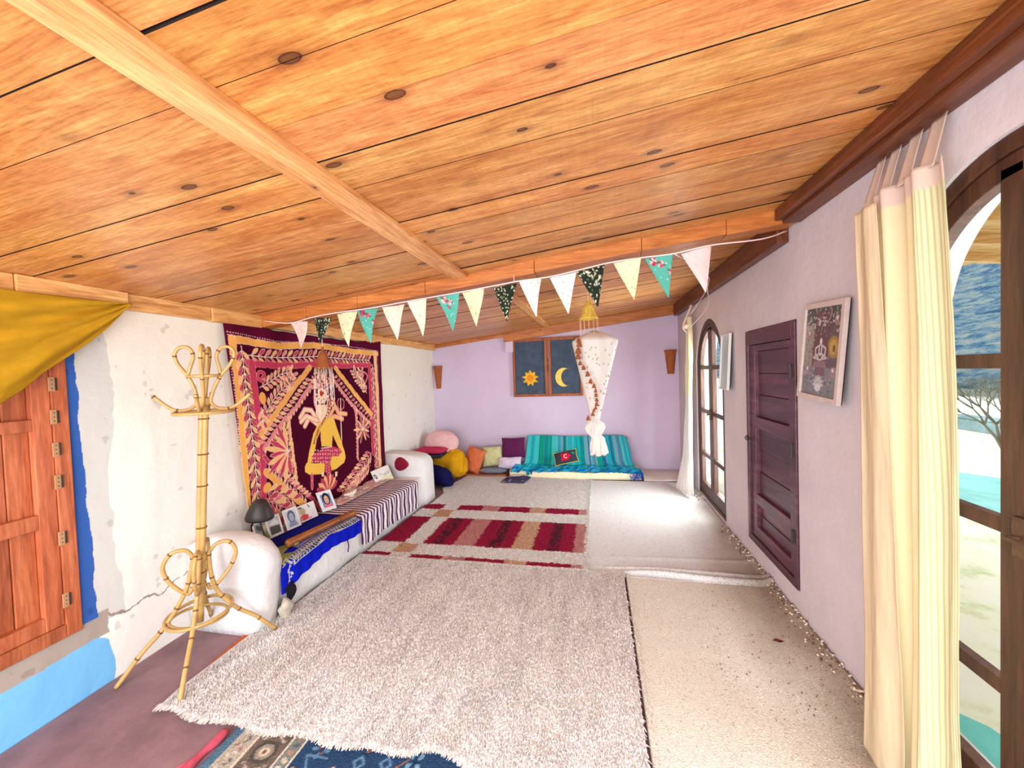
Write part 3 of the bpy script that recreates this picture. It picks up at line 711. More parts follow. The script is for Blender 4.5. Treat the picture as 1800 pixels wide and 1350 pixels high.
def wool():
    root = thing('patterned_rug', (-1.1, 4.4, 0), 'off-white wool rug with a crimson, peach and rose block pattern, behind the shaggy rug', 'rug')
    hf = lambda x, y: .014 + .006 * fnoise(x * 3, y * 3) + .012 * g(x + .12, .03) + .012 * g(y - 3.12, .04)
    def xl(y): return np.interp(y, [3.1, 4.45, 4.6, 5.0, 5.2, 5.87], [-2.10, -2.10, -2.05, -2.06, -2.16, -2.02])
    def fn(u, v): y = 3.12 + 2.76 * v; x = xl(y) + (-.12 - xl(y)) * u; return x, y, hf(x, y)
    sheet('rug_base', fn, 150, 190, M_RUGB, root, lambda u, v: wool_col(fn(u, v)[0], fn(u, v)[1]) * .95, .010)
    n = 110000; u = RNG.random(n); v = RNG.random(n) ** 1.25; x, y, z = fn(u, v)
    a = -math.pi / 2 + RNG.normal(0, .7, n); D = np.stack([np.cos(a), np.sin(a)], 1)
    c = np.clip(wool_col(x, y) * RNG.uniform(.76, 1.06, (n, 1)), 0, 253)
    tag(blades('pile', np.stack([x, y, z - .001], 1), D, .020, .0055, c, M_PILE, root, .2), kind='stuff')
wool()

# thin looped carpets to the right, wall to wall
def looped(name, x0, x1, y0, y1, hf, label, n, base, seed):
    root = thing(name, ((x0 + x1) / 2, (y0 + y1) / 2, 0), label, 'carpet')
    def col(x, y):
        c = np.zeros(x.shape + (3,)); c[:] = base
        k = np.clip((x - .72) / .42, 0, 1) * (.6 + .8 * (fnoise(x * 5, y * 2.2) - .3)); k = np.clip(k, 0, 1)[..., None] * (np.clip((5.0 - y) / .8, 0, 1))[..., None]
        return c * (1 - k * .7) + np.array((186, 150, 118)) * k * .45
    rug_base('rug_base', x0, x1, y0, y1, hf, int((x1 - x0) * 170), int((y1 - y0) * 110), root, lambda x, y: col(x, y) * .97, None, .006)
    x = RNG.uniform(x0 + .005, x1 - .01, n); y = y0 + (y1 - y0) * RNG.random(n) ** 1.15; a = RNG.uniform(0, 2 * math.pi, n)
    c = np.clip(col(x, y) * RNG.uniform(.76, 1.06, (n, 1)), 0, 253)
    tag(blades('pile', np.stack([x, y, hf(x, y) - .001], 1), np.stack([np.cos(a), np.sin(a)], 1), .008, .006, c, M_PILE, root, .22, .8), kind='stuff')
wr = lambda x, y: .004 * (fnoise(x * 2.5, y * 9) - .5) * np.clip((x - .2), 0, 1)
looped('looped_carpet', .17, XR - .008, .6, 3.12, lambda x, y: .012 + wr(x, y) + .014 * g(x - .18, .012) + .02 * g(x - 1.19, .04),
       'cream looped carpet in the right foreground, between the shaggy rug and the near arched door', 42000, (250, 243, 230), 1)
def fold_h(x, y):
    k = np.clip((x + .1) / .5, 0, 1)
    return .013 + 2 * wr(x, y) + .036 * k * g(y - 3.15 - .02 * np.sin(x * 5), .018) + .032 * k * g(y - 3.235 + .03 * x, .016) + .010 * g(y - 3.42 - .05 * x, .03) * k + .02 * g(x - 1.19, .04)
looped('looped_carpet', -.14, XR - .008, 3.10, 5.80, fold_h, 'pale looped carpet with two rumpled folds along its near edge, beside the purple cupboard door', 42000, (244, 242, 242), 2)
# rolled up spare carpet in the far right corner
sp = sheet('folded_carpet', lambda u, v: (.60 + u * .57, 5.80 + v * .56, .02 + .035 * np.sin(math.pi * np.clip(v * 1.0, 0, 1)) ** .5 + .018 * fnoise(u * 5, v * 5) + 0 * u), 40, 40, M_RUGB, None,
           lambda u, v: np.full(u.shape + (3,), (236, 228, 222)), .015)
tag(sp, 'small off-white carpet piece bunched on the floor in the far right corner', 'carpet')
# plaster crumbs along the right wall
mb = MB(); R = random.Random(9)
for k in range(420):
    y = R.uniform(1.95, 4.2) if k < 330 else R.uniform(4.9, 5.4); d = abs(R.gauss(0, .03)); s = R.uniform(.0025, .009)
    mb.ball((XR - .012 - d, y, .03 * math.exp(-(d / .04) ** 2) + .018), (s, s * R.uniform(.7, 1.3), s * .7), None, R.choice([0, 0, 1]), 3)
for k in range(130):
    x, y = R.uniform(.55, 1.15), R.uniform(1.9, 3.0); s = R.uniform(.0015, .0035); mb.ball((x, y, .019), (s, s * 1.6, s), None, 1, 3)
tag(mb.build('plaster_crumbs', [plain('crumb_pale', (214, 196, 178), .9), plain('crumb_brown', (110, 74, 52), .9)], smooth=True), 'brown and pale crumbs of plaster scattered at the foot of the right wall', 'debris', kind='stuff')
lf = MB(); c = (.962, 2.475, .026)
lf.add([(c[0] - .03, c[1], c[2]), (c[0] - .01, c[1] + .012, c[2] + .008), (c[0] + .018, c[1] + .006, c[2] + .003), (c[0] + .028, c[1] - .014, c[2] + .010), (c[0] + .004, c[1] - .016, c[2] + .002), (c[0] - .018, c[1] - .012, c[2] + .006), (c[0], c[1] - .002, c[2] - .002)],
       [(0, 1, 6), (1, 2, 6), (2, 3, 6), (3, 4, 6), (4, 5, 6), (5, 0, 6)])
lo = lf.build('dry_leaf', plain('leaf_brown', (92, 34, 26), .8)); m = lo.modifiers.new('t', 'SOLIDIFY'); m.thickness = .0015
tag(lo, 'small curled dark red-brown leaf lying on the cream carpet near the right wall', 'leaf')
# ================================================================== TAPESTRY ON THE LEFT WALL
def tapestry():
    MAR = (92, 8, 44); MAR2 = (74, 2, 34); YEL = (246, 178, 92); CRM = (252, 222, 184); PCH = (250, 192, 134); PNK = (200, 66, 96); PNL = (236, 140, 140); WHT = (246, 214, 206); GOLD = (250, 200, 86)
    cv = Cv(2.25, 4.70, .25, 2.12, .0042, MAR)
    def T(cx, cy):
        p = lwall(360 + cx / 3.97, 540 + cy / 3.97, .03); return (p[1], p[2])
    def TL(pts): return [T(*p) for p in pts]
    # cloth dye variation
    U, V = np.meshgrid(np.arange(cv.W) * cv.res, np.arange(cv.H) * cv.res, indexing='ij')
    cv.a = cv.a * (1 - .22 * (fnoise(U * 5, V * 5) - .5))[..., None]
    def wob(pts, a=.006, n=14):
        out = []
        for (x0, y0), (x1, y1) in zip(pts[:-1], pts[1:]):
            for k in range(n): t = k / n; out.append((x0 + (x1 - x0) * t + a * (vnoise(x0 * 7 + k * .7, 3) - .5) * 2, y0 + (y1 - y0) * t + a * (vnoise(y0 * 9 + k * .8, 8) - .5) * 2))
        return out + [pts[-1]]
    def band(pts, w, fill, edge=WHT, ew=.010):
        p = wob(TL(pts)); cv.line(p, w + ew, edge); cv.line(p, w, fill)
    def garland(pts, n, Ln, W, spread=.75, cols=(PNK, PCH), stem=WHT, both=True, side=1, edge=CRM):
        p = TL(pts); seg = [0]
        for a, b in zip(p[:-1], p[1:]): seg.append(seg[-1] + math.dist(a, b))
        for k in range(n):
            s = (k + .5) / n * seg[-1]; i = max(j for j in range(len(p) - 1) if seg[j] <= s); t = (s - seg[i]) / (seg[i + 1] - seg[i] + 1e-9)
            a, b = p[i], p[i + 1]; x, y = a[0] + (b[0] - a[0]) * t, a[1] + (b[1] - a[1]) * t; an = math.atan2(b[1] - a[1], b[0] - a[0])
            for q in ((1, -1) if both else (side,)):
                f = cols[(k + (q > 0)) % len(cols)]; cv.leaf(x, y, an + q * spread, Ln, W, f, edge)
        if stem: cv.line(p, .009, stem)
    # dotted outline
    for pts in ([(145, 172), (300, 198), (480, 238), (640, 245), (760, 250), (980, 270), (1190, 305)], [(148, 172), (165, 330), (178, 470), (200, 640), (218, 850), (240, 1100), (258, 1350), (262, 1500)], [(1192, 305), (1205, 700), (1215, 1100)]):
        p = TL(pts)
        for a, b in zip(p[:-1], p[1:]):
            m = max(1, int(math.dist(a, b) / .020))
            for k in range(m): cv.ell(a[0] + (b[0] - a[0]) * k / m, a[1] + (b[1] - a[1]) * k / m, .0052, .0052, 0, WHT)
    # dark ground inside
    cv.poly(TL([(165, 205), (480, 265), (760, 262), (1190, 318), (1210, 1120), (1100, 1350), (700, 1500), (295, 1500), (260, 1000), (200, 430)]), MAR2)
    band([(175, 222), (300, 240), (480, 272), (640, 270), (760, 268), (860, 282), (1000, 305), (1190, 325)], .050, YEL, WHT, .008)
    band([(175, 222), (205, 430), (225, 640), (248, 900), (268, 1120), (290, 1500)], .052, YEL, WHT, .006)
    band([(1178, 330), (1190, 600), (1200, 900), (1208, 1110)], .058, PCH, WHT, .008)
    garland([(240, 270), (268, 500), (300, 780), (335, 1050), (355, 1250), (372, 1500)], 24, .105, .036, .62, (PNK, PCH), WHT)
    garland([(285, 335), (450, 352), (620, 352), (760, 345), (900, 355), (1140, 372)], 27, .10, .036, .70, (PNL, PCH, PNK), WHT)
    garland([(1160, 400), (1170, 650), (1178, 900), (1185, 1120)], 22, .085, .034, .6, (PNL, PNK), WHT)
    band([(292, 392), (420, 402), (560, 410), (740, 402), (900, 412), (1135, 405)], .046, PNK, PNL, .008)
    band([(312, 395), (335, 560), (362, 760), (390, 950), (398, 1080), (402, 1280), (410, 1500)], .056, PNK, PNL, .008)
    band([(1138, 405), (1146, 600), (1152, 800), (1160, 1020)], .05, PNK, PNL, .008)
    # diagonals of the arch
    band([(722, 425), (600, 585), (500, 730), (385, 888)], .050, YEL, WHT, .006)
    garland([(745, 500), (650, 640), (560, 760), (470, 870), (400, 960)], 17, .085, .034, .9, (PNL, PCH), None)
    band([(745, 520), (640, 690), (540, 800), (405, 985)], .030, PNL, WHT, .006)
    band([(905, 430), (1000, 545), (1080, 650), (1148, 745)], .048, YEL, WHT, .006)
    garland([(880, 480), (970, 590), (1050, 690), (1142, 790)], 15, .07, .03, .9, (PNK, PNL), None)
    band([(865, 470), (960, 600), (1050, 710), (1142, 815)], .028, PNL, WHT, .006)
    band([(402, 1045), (520, 1150), (640, 1250), (740, 1340), (800, 1420)], .030, PNK, WHT, .006)
    garland([(430, 1090), (560, 1200), (700, 1330)], 13, .075, .032, .9, (PCH, PNL), None)
    band([(415, 1150), (500, 1215), (580, 1290), (650, 1350), (720, 1430)], .050, YEL, WHT, .006)
    garland([(590, 770), (612, 930), (630, 1080), (652, 1230)], 12, .085, .038, .7, (PCH, PNL, PNK), None, False, -1)
    band([(580, 770), (600, 930), (622, 1080), (640, 1230)], .020, PCH, WHT, .005)
    garland([(1042, 690), (1048, 850), (1050, 1050)], 14, .06, .028, .8, (PNL, PCH), None, False, 1)
    band([(1045, 690), (1058, 850), (1062, 1060)], .024, PNL, WHT, .005)
    garland([(1150, 1010), (1090, 1100), (1040, 1180), (960, 1290)], 13, .12, .035, .8, (PNK, PNL, PCH), PNL)
    garland([(1140, 1100), (1060, 1200), (1000, 1300)], 9, .11, .032, .6, (PNL, PCH), PNL)
    # petal fans
    def fan(cx, cy, a0, a1, n, L):
        x, y = T(cx, cy)
        for k in range(n):
            a = math.radians(a0 + (a1 - a0) * k / (n - 1)); cv.leaf(x, y, a, L * (1 + .15 * math.sin(k * 2.1)), L * .19, (PCH, PNK)[k % 2], CRM)
        cv.ell(x, y, .018, .018, 0, WHT)
    fan(580, 1005, 100, 275, 12, .245); fan(1092, 850, -70, 250, 14, .15)
    # ferns and curls
    garland([(390, 835), (430, 720), (480, 640), (560, 540)], 9, .085, .034, .8, (PCH, PNL), WHT)
    garland([(375, 560), (450, 520), (520, 470), (600, 450)], 8, .08, .033, .8, (PCH, PNL), WHT)
    garland([(570, 600), (590, 520), (610, 460)], 4, .08, .033, .8, (PCH, PNL), WHT)
    cv.line(smooth2(TL([(400, 520), (365, 500), (358, 470), (375, 452), (400, 462), (405, 482), (392, 490)])), .030, PNL); cv.line(smooth2(TL([(400, 520), (365, 500), (358, 470), (375, 452), (400, 462), (405, 482), (392, 490)])), .018, PNK)
    garland([(1110, 560), (1060, 500), (1030, 440)], 7, .08, .03, .8, (PCH, PNL), WHT); garland([(1120, 600), (1085, 520), (1080, 440)], 7, .08, .03, .8, (PNL, PCH), WHT)
    cv.line(smooth2(TL([(1115, 520), (1125, 480), (1105, 455), (1085, 465), (1095, 485)])), .02, PNL)
    cv.ell(*T(395, 635), .035, .05, .2, YEL); garland([(385, 700), (400, 780), (392, 830)], 4, .09, .035, .6, (PCH, PNK), WHT)
    cv.ell(*T(430, 1260), .045, .04, .5, YEL); garland([(415, 1290), (500, 1300), (620, 1350)], 6, .12, .045, .7, (PNK, PCH), PNL); garland([(420, 1330), (520, 1390), (600, 1480)], 7, .13, .05, .8, (PCH, PNK, PNL), PNL)
    # seated many-armed folk figure
    P = lambda pts, c: cv.poly(TL(pts), c)
    for k in range(13):
        a = math.radians(20 + k * 13); x, y = T(800, 560); cv.leaf(x, y, a, .17, .03, (PNL, PCH, PNK)[k % 3], CRM)
    cv.ell(*T(800, 640), .105, .15, 0, PNL); cv.ell(*T(800, 645), .085, .125, 0, MAR2); cv.ell(*T(805, 620), .072, .08, 0, CRM); cv.ell(*T(800, 602), .024, .028, 0, (190, 60, 50))
    for s in (-1, 1): cv.ell(*T(802 + s * 18, 640), .012, .007, 0, (60, 20, 30))
    cv.line(TL([(802, 645), (798, 662)]), .006, (150, 60, 50)); cv.line(TL([(790, 675), (815, 675)]), .008, (190, 60, 60))
    P([(770, 680), (835, 680), (850, 800), (790, 830), (765, 780)], CRM)
    for q in ([(780, 800), (735, 720), (690, 715), (660, 770)], [(775, 820), (720, 770), (690, 830)], [(770, 790), (700, 760), (665, 800)], [(850, 720), (880, 640), (905, 700), (935, 760)], [(860, 760), (900, 690), (930, 740), (985, 745)], [(860, 790), (895, 760), (960, 780)]):
        cv.line(TL(q), .050, PNL); cv.line(TL(q), .034, CRM if q[0][0] < 800 else PCH)
    cv.line(TL([(942, 640), (948, 800), (955, 960)]), .016, CRM)
    for q in ([(925, 700), (918, 660), (930, 640)], [(965, 700), (968, 660), (955, 640)], [(920, 700), (945, 720), (968, 698)]): cv.line(TL(q), .012, PNL)
    P([(795, 800), (850, 770), (880, 770), (895, 830), (885, 900), (880, 970), (800, 972), (795, 900)], GOLD)
    P([(785, 800), (800, 850), (770, 920), (745, 1040), (720, 1110), (700, 1120), (718, 1000), (745, 880)], GOLD)
    P([(870, 770), (895, 780), (940, 900), (975, 1010), (980, 1040), (960, 1060), (930, 980), (880, 880)], GOLD)
    P([(700, 1085), (760, 1090), (825, 1085), (830, 1140), (800, 1165), (720, 1170), (690, 1150), (688, 1115)], GOLD)
    P([(870, 1030), (975, 1020), (980, 1050), (970, 1085), (915, 1130), (880, 1140), (862, 1070)], GOLD)
    P([(735, 1040), (760, 1015), (815, 990), (880, 970), (940, 985), (955, 1010), (930, 1040), (880, 1040), (868, 1090), (880, 1150), (850, 1168), (822, 1150), (825, 1090), (780, 1085), (738, 1085)], PNK)
    R = random.Random(1)
    for k in range(46):
        cx, cy = 740 + (k % 12) * 18 + R.uniform(-3, 3), 1000 + (k // 12) * 26 + R.uniform(-3, 3)
        if cy < 1040 or cx < 870: cv.ell(*T(cx, cy), .008, .008, 0, WHT)
    for k in range(8): cv.ell(*T(838 + (k % 2) * 20, 1085 + k * 10), .007, .007, 0, WHT)
    cv.line(TL([(800, 985), (880, 972)]), .012, WHT)
    for cx in (810, 915): P([(cx - 8, 1150), (cx + 10, 1145), (cx + 8, 1180), (cx - 8, 1182)], CRM)
    for cy in (1190, 1240): cv.ell(*T(735, cy), .018, .05, 0, PNL); cv.ell(*T(735, cy), .010, .035, 0, PNK)
    x, y = T(850, 1290)
    for k in range(9): cv.leaf(x, y, math.radians(20 + k * 17), .19, .06, (PNK, PCH)[k % 2], PNL)
    # cloth
    def fn(u, v):
        yl = 2.360 + .14 * v; yr = 4.555 - .02 * v; y = yl + (yr - yl) * u
        zt = 2.045 - .03 * np.sin(math.pi * np.clip(u, 0, 1)) - .012 * np.sin(u * 22) ** 2; z = zt - v * (1.64 + .02 * u)
        d = .022 + .010 * np.sin(u * 15 + v * 2.5) * (.3 + v) + .012 * np.sin(u * 40 + 3 * v) * g(v, .10) + .03 * v * g(u - 1, .15) + .010 * fnoise(u * 8, v * 5)
        return xw(y) + d + .012, y, z
    o = sheet('tapestry', fn, 560, 420, M_CLOTH, None, lambda u, v: cv.at(fn(u, v)[1], fn(u, v)[2]), .003)
    tag(o, 'maroon printed wall hanging with yellow and pink leaf borders and a seated many-armed figure', 'tapestry')
def smooth2(p):
    return [(q.x, q.y) for q in smooth_path([(a, b, 0) for a, b in p], 6)]
tapestry()

# ================================================================== PLASTER BENCH AND WHAT LIES ON IT
BX = -2.14; BZ = .345
def bench():
    root = thing('plaster_bench', (-2.4, 3.4, 0), 'white plastered masonry bench with rounded ends built along the left wall', 'bench')
    def xb(y): return xw(y) + .004
    # seat
    mb = MB(); n = 24; vs = []
    for k in range(n + 1):
        y = 2.20 + 2.38 * k / n; w = .008 * math.sin(k * 1.3)
        prof = [(xb(y), 0), (BX + w, 0), (BX + w * .5, .1), (BX + w, .28), (BX - .012, BZ - .014), (BX - .045, BZ), (-2.4, BZ + .004), (xb(y), BZ + .002)]
        vs += [(a, y, b) for a, b in prof]
    fs = [(k * 8 + j, k * 8 + (j + 1) % 8, (k + 1) * 8 + (j + 1) % 8, (k + 1) * 8 + j) for k in range(n) for j in range(8)] + [tuple(range(8)), tuple(n * 8 + j for j in range(7, -1, -1))]
    mb.add(vs, fs); mb.build('seat', M_WHITE, root, True)
    # near rounded arm
    out = [(None, .0), (None, .2), (None, .40), (None, .56), (-2.54, .60), (-2.42, .615), (-2.32, .615), (-2.22, .60), (-2.14, .56), (-2.09, .50), (-2.068, .43), (-2.072, .36), (-2.09, .27), (-2.105, .18), (-2.115, .08), (-2.12, 0)]
    mb = MB(); vs = []; ys = [(2.040, .80), (2.043, .93), (2.05, .97), (2.075, .99), (2.13, 1.0), (2.19, .985), (2.235, .95), (2.245, .90)]; m = len(out)
    for y, s in ys:
        for x, z in out:
            if x is None: vs.append((xb(y), y, z * s))
            else: vs.append((-2.62 + (x + 2.62) * s + .006 * math.sin(z * 19 + y * 8), y, z * s))
    fs = [(k * m + j, k * m + (j + 1) % m, (k + 1) * m + (j + 1) % m, (k + 1) * m + j) for k in range(len(ys) - 1) for j in range(m)] + [tuple(range(m))[::-1], tuple((len(ys) - 1) * m + j for j in range(m))]
    mb.add(vs, fs); mb.build('armrest', M_WHITE, root, True)
    # far arm
    out = [(None, 0), (None, .3), (None, .60), (None, .635), (-2.5, .632), (-2.30, .61), (-2.2, .59), (-2.15, .555), (-2.125, .50), (-2.12, .35), (-2.115, .1), (-2.11, 0)]
    mb = MB(); vs = []; ys = [(4.555, .985), (4.57, 1.0), (4.68, 1.0), (4.80, 1.0), (4.86, .96)]; m = len(out)
    for y, s in ys:
        for x, z in out: vs.append((xb(y) if x is None else -2.62 + (x + 2.62) * s, y, z * s))
    fs = [(k * m + j, k * m + (j + 1) % m, (k + 1) * m + (j + 1) % m, (k + 1) * m + j) for k in range(len(ys) - 1) for j in range(m)] + [tuple(range(m))[::-1], tuple((len(ys) - 1) * m + j for j in range(m))]
    mb.add(vs, fs); mb.build('armrest', M_WHITE, root, True)
bench()

def drape(name, y0, y1, x_in, drop, canvas_fn, nu, nv, mat, label, cat, lift=.006, tail=None, waves=.006, parent=None, ytilt=0):
    """cloth lying on the bench and hanging over its front edge; v=0 by the wall, v=1 at the hem"""
    topw = BX - x_in
    def fn(u, v):
        y = y0 + (y1 - y0) * u; dr = drop(u); tot = topw + dr; s = v * tot; r = .03
        on = s < topw; x = np.where(on, x_in + s, BX + .012 + waves * np.sin(u * 55) * np.clip((s - topw) / .1, 0, 1) + lift)
        z = np.where(on, BZ + lift + .003 * fnoise(u * 20, v * 9), BZ + lift - (s - topw))
        k = g(s - topw, .02); z = z - .010 * k; x = x - .004 * k
        return x, y + ytilt * (v - .3), np.maximum(z, .02)
    o = sheet(name, fn, nu, nv, mat, parent, canvas_fn, .0025)
    if label: tag(o, label, cat)
    return o
# blue printed cloth
def blue_cloth():
    cv = Cv(0, 1.0, 0, .62, .003, (10, 28, 190)); W = (216, 214, 210); K = (26, 26, 40); OL = (150, 156, 96); NV = (14, 14, 120)
    cv.poly([(0, 0), (1, 0), (1, .30), (0, .30)], (18, 22, 140)); R = random.Random(8)
    cv.poly([(.12, .30), (1.0, .30), (.97, .20), (.30, .19), (.14, .24)], NV)
    # meander border near the bench edge
    cv.poly([(.12, .365), (1.0, .365), (1.0, .455), (.12, .455)], (196, 196, 190))
    for k in range(28):
        x = .135 + k * .031
        cv.poly([(x, .375), (x + .021, .375), (x + .021, .445), (x, .445)], K if k % 2 else NV); cv.ell(x + .01, .41, .006, .014, .3, W); cv.line([(x + .003, .385), (x + .018, .39), (x + .006, .432)], .004, W)
    for k in range(52):
        x = .28 + k * .0137; y = .335; cv.ell(x, y, .0065, .018, .2, W); cv.ell(x, y, .003, .011, .2, K); cv.ell(x + .004, y - .035, .006, .012, 0, (180, 182, 178)); cv.ell(x + .004, y - .035, .003, .006, 0, K)
    for k in range(36): x = .2 + k * .022; cv.ell(x, .245 + .004 * math.sin(k), .008, .008, 0, (160, 162, 160)); cv.ell(x, .245, .004, .004, 0, K)
    # olive paisley at the near end
    cv.poly([(0, .12), (.16, .13), (.30, .20), (.26, .28), (.16, .30), (.20, .36), (.10, .40), (0, .38)], OL); cv.poly([(.05, .20), (.14, .19), (.2, .24), (.10, .27)], NV); cv.poly([(.01, .30), (.09, .29), (.13, .33), (.06, .36)], (186, 186, 120))
    for k in range(40): cv.ell(R.uniform(0, .26), R.uniform(.13, .37), .005, .009, R.uniform(0, 3), R.choice([(94, 100, 60), (200, 196, 150), NV]))
    for k in range(15): cv.ell(.085 + .02 * math.sin(k), .40 + k * .013, .010, .006, .4, W)
    cv.line([(.10, .38), (.075, .46), (.08, .6)], .010, W)
    cv.line([(.12, .30), (.18, .29), (.27, .245)], .006, (200, 196, 150)); cv.line([(.02, .40), (.08, .38), (.12, .365)], .007, W)
    root = thing('blue_cloth', (-2.3, 2.8, BZ), 'bright blue printed cloth with black-and-white meander border over the near half of the bench', 'cloth')
    drape('cloth', 2.25, 3.24, -2.54, lambda u: .135 + .02 * np.sin(u * 9) + .06 * g(u, .12) - .015 * u, lambda u, v: cv.at(u, v * .58), 260, 170, M_CLOTH, None, None, parent=root)
    t = MB(); t.tube([(BX + .018, 2.98, .22), (BX + .022, 2.985, .17), (BX + .02, 2.975, .12)], .005, 6); t.build('tassel', plain('tassel_purple', (84, 34, 110), .9), root, True)
blue_cloth()
tag(sheet('black_cloth', lambda u, v: (BX + .012 + .02 * np.sin(v * 5) + .03 * v * (1 - v), 2.26 + .085 * u + .01 * np.sin(v * 6), .20 - .178 * v), 12, 20, plain('black_fabric', (22, 20, 30), .95, .3, 20, .2), None, None, .006),
    'black cloth end hanging below the blue cloth at the near foot of the bench', 'cloth')
# striped cloth
def striped():
    def col(u, v):
        y = 3.17 + 1.19 * u; k = ((y + .004 * np.sin(v * 25 + u * 9)) / .0545) % 1; c = np.zeros(u.shape + (3,)); c[:] = (240, 226, 232); c[k < .46] = (72, 40, 84)
        f = (v < .30)[..., None]; return np.where(f, c * .9 + 12, c)
    drape('striped_cloth', 3.17, 4.36, -2.60, lambda u: np.interp(u, [0, .02, .12, .35, .6, 1], [.25, .275, .29, .27, .29, .31]), col, 440, 110, M_CLOTH,
          'purple and cream striped cloth over the far half of the plaster bench', 'cloth', lift=.012, waves=.008)
striped()
# pale crumpled scarf by the wall
tag(sheet('crumpled_scarf', lambda u, v: (-2.62 + .17 * v, 3.36 + .95 * u, BZ + .026 + .05 * (1 - v) * fnoise(u * 9, v * 3) + .012 * fnoise(u * 26, v * 8)), 120, 30, M_CLOTH, None,
          lambda u, v: np.array((222, 196, 190)) * (.75 + .35 * vnoise(u * 30, v * 12))[..., None] + np.array((12, -14, -10)) * (vnoise(u * 14, v * 5) > .6)[..., None], .004),
    'pale pink crumpled scarf lying along the wall behind the striped cloth', 'scarf')
TOPZ = BZ + .020
# wooden tube
def tube_thing():
    root = thing('wooden_tube', (-2.23, 2.83, TOPZ), 'long polished brown bamboo tube lying across the blue cloth', 'tube')
    a, b = Vector((-2.285, 2.50, BZ + .042)), Vector((-2.185, 3.17, BZ + .042)); d = b - a
    P = []; Rr = []
    for t, r in ((0, .030), (.03, .031), (.06, .0285), (.30, .0275), (.33, .0265), (.345, .0295), (.36, .0265), (.40, .0275), (.66, .027), (.69, .0258), (.705, .029), (.72, .0258), (.92, .027), (.97, .0295), (1, .029)): P.append(a + d * t); Rr.append(r)
    mb = MB(); mb.tube(P, Rr, 20); mb.build('body', wood('tube_wood', (120, 66, 30), (164, 100, 50), (196, 132, 74), 'y', False, .3, knots=False), root, True)
    c = MB(); c.tube([a - d * .004, a + d * .012], .024, 20); c.build('end_cap', plain('tube_end', (206, 146, 76), .5, .15, 40), root, True)
    s = MB(); s.box(-2.335, -2.25, 2.535, 2.575, TOPZ - .008, TOPZ + .012); s.build('rest', plain('tube_rest', (150, 150, 90), .6), root, bevel=.003)
tube_thing()
# little black lamp
def lamp():
    x, y = -2.505, 2.50; root = thing('table_lamp', (x, y, BZ), 'small table lamp with a black bell-shaped metal shade in front of the wall hanging', 'lamp')
    mb = MB(); mb.lathe([(.0, TOPZ - BZ + .0), (.045, 0.0), (.045, .012), (.012, .02), (.0, .02)], 20, Matrix.Translation((x, y, BZ + .003))); mb.build('base', M_BLACK, root, True)
    mb = MB(); mb.tube(smooth_path([(x, y, BZ + .02), (x + .012, y + .008, BZ + .09), (x + .0, y - .004, BZ + .17), (x - .004, y - .01, BZ + .24)], 6), .0055, 8); mb.build('stem', M_BLACK, root, True)
    mb = MB(); mb.lathe([(.094, 0), (.096, .012), (.086, .05), (.064, .10), (.046, .13), (.03, .145), (0, .15)], 26, Matrix.Translation((x - .004, y - .01, BZ + .225)) @ Matrix.Rotation(.08, 4, 'Y'))
    o = mb.build('lamp_shade', M_BLACK, root, True); m = o.modifiers.new('t', 'SOLIDIFY'); m.thickness = .002
lamp()
# pictures leaning on the bench
def leaning(name, label, cat, corners, cvp, thick=.004, mat=None, group=None):
    """corners: bottom-left, bottom-right, top-right, top-left (world points); the picture is printed on its front"""
    A, B, C_, D = [np.array(c, float) for c in corners]
    def fn(u, v):
        p = (A[:, None, None] * (1 - u) * (1 - v) + B[:, None, None] * u * (1 - v) + C_[:, None, None] * u * v + D[:, None, None] * (1 - u) * v); return p[0], p[1], p[2]
    o = sheet(name, fn, 60, 60, mat or M_CLOTH, None, lambda u, v: cvp.at(u, v), thick, offset=0); tag(o, label, cat, group); return o
def card_pts(yl, yr, z0, h, x, lean=.055, dx=0, roll=0):
    return [(x, yl, z0 + roll), (x + dx, yr, z0), (x + dx - lean, yr + .005, z0 + h), (x - lean, yl + .005, z0 + h + roll)]
def portrait_canvas(bgc, skin, hair, frame=(240, 240, 240), cloth=(90, 110, 150), frame_w=.1, tone_=None):
    cv = Cv(0, 1, 0, 1, .012, frame); f = frame_w; cv.poly([(f, f), (1 - f, f), (1 - f, 1 - f), (f, 1 - f)], bgc)
    cv.poly([(.2, f), (.8, f), (.72, .34), (.5, .42), (.28, .34)], cloth); cv.ell(.5, .60, .25, .30, 0, hair); cv.ell(.5, .55, .16, .21, 0, skin); cv.ell(.44, .58, .03, .015, 0, hair); cv.ell(.57, .58, .03, .015, 0, hair); cv.ell(.5, .44, .05, .012, 0, (150, 70, 70) if tone_ is None else hair); return cv
cv = Cv(0, 1, 0, 1, .01, (236, 234, 228)); cv.poly([(.06, .30), (.46, .30), (.46, .9), (.06, .9)], (150, 150, 140)); cv.poly([(.52, .1), (.94, .1), (.94, .92), (.52, .92)], (196, 196, 196)); cv.poly([(.55, .12), (.92, .12), (.92, .48), (.55, .52)], (88, 86, 84)); cv.poly([(.05, .05), (.5, .05), (.45, .4), (.2, .28)], (128, 140, 96)); cv.ell(.2, .66, .08, .16, .4, (90, 90, 84)); cv.ell(.38, .6, .07, .14, -.3, (200, 180, 130)); cv.poly([(.56, .6), (.8, .86), (.9, .7), (.9, .55)], (226, 226, 228)); cv.ell(.3, .16, .1, .06, 0, (70, 80, 60))
leaning('photograph', 'pair of black-and-white photographs in a white mount behind the lamp stem', 'photo', card_pts(2.50, 2.735, TOPZ, .155, -2.555, .05, .03), cv)
leaning('photograph', 'upright pale blue-grey portrait photograph leaning next to the black lamp', 'photo', card_pts(2.765, 2.90, TOPZ, .16, -2.52, .055, .02), portrait_canvas((214, 220, 232), (184, 190, 206), (96, 106, 140), cloth=(150, 160, 190), tone_=1))
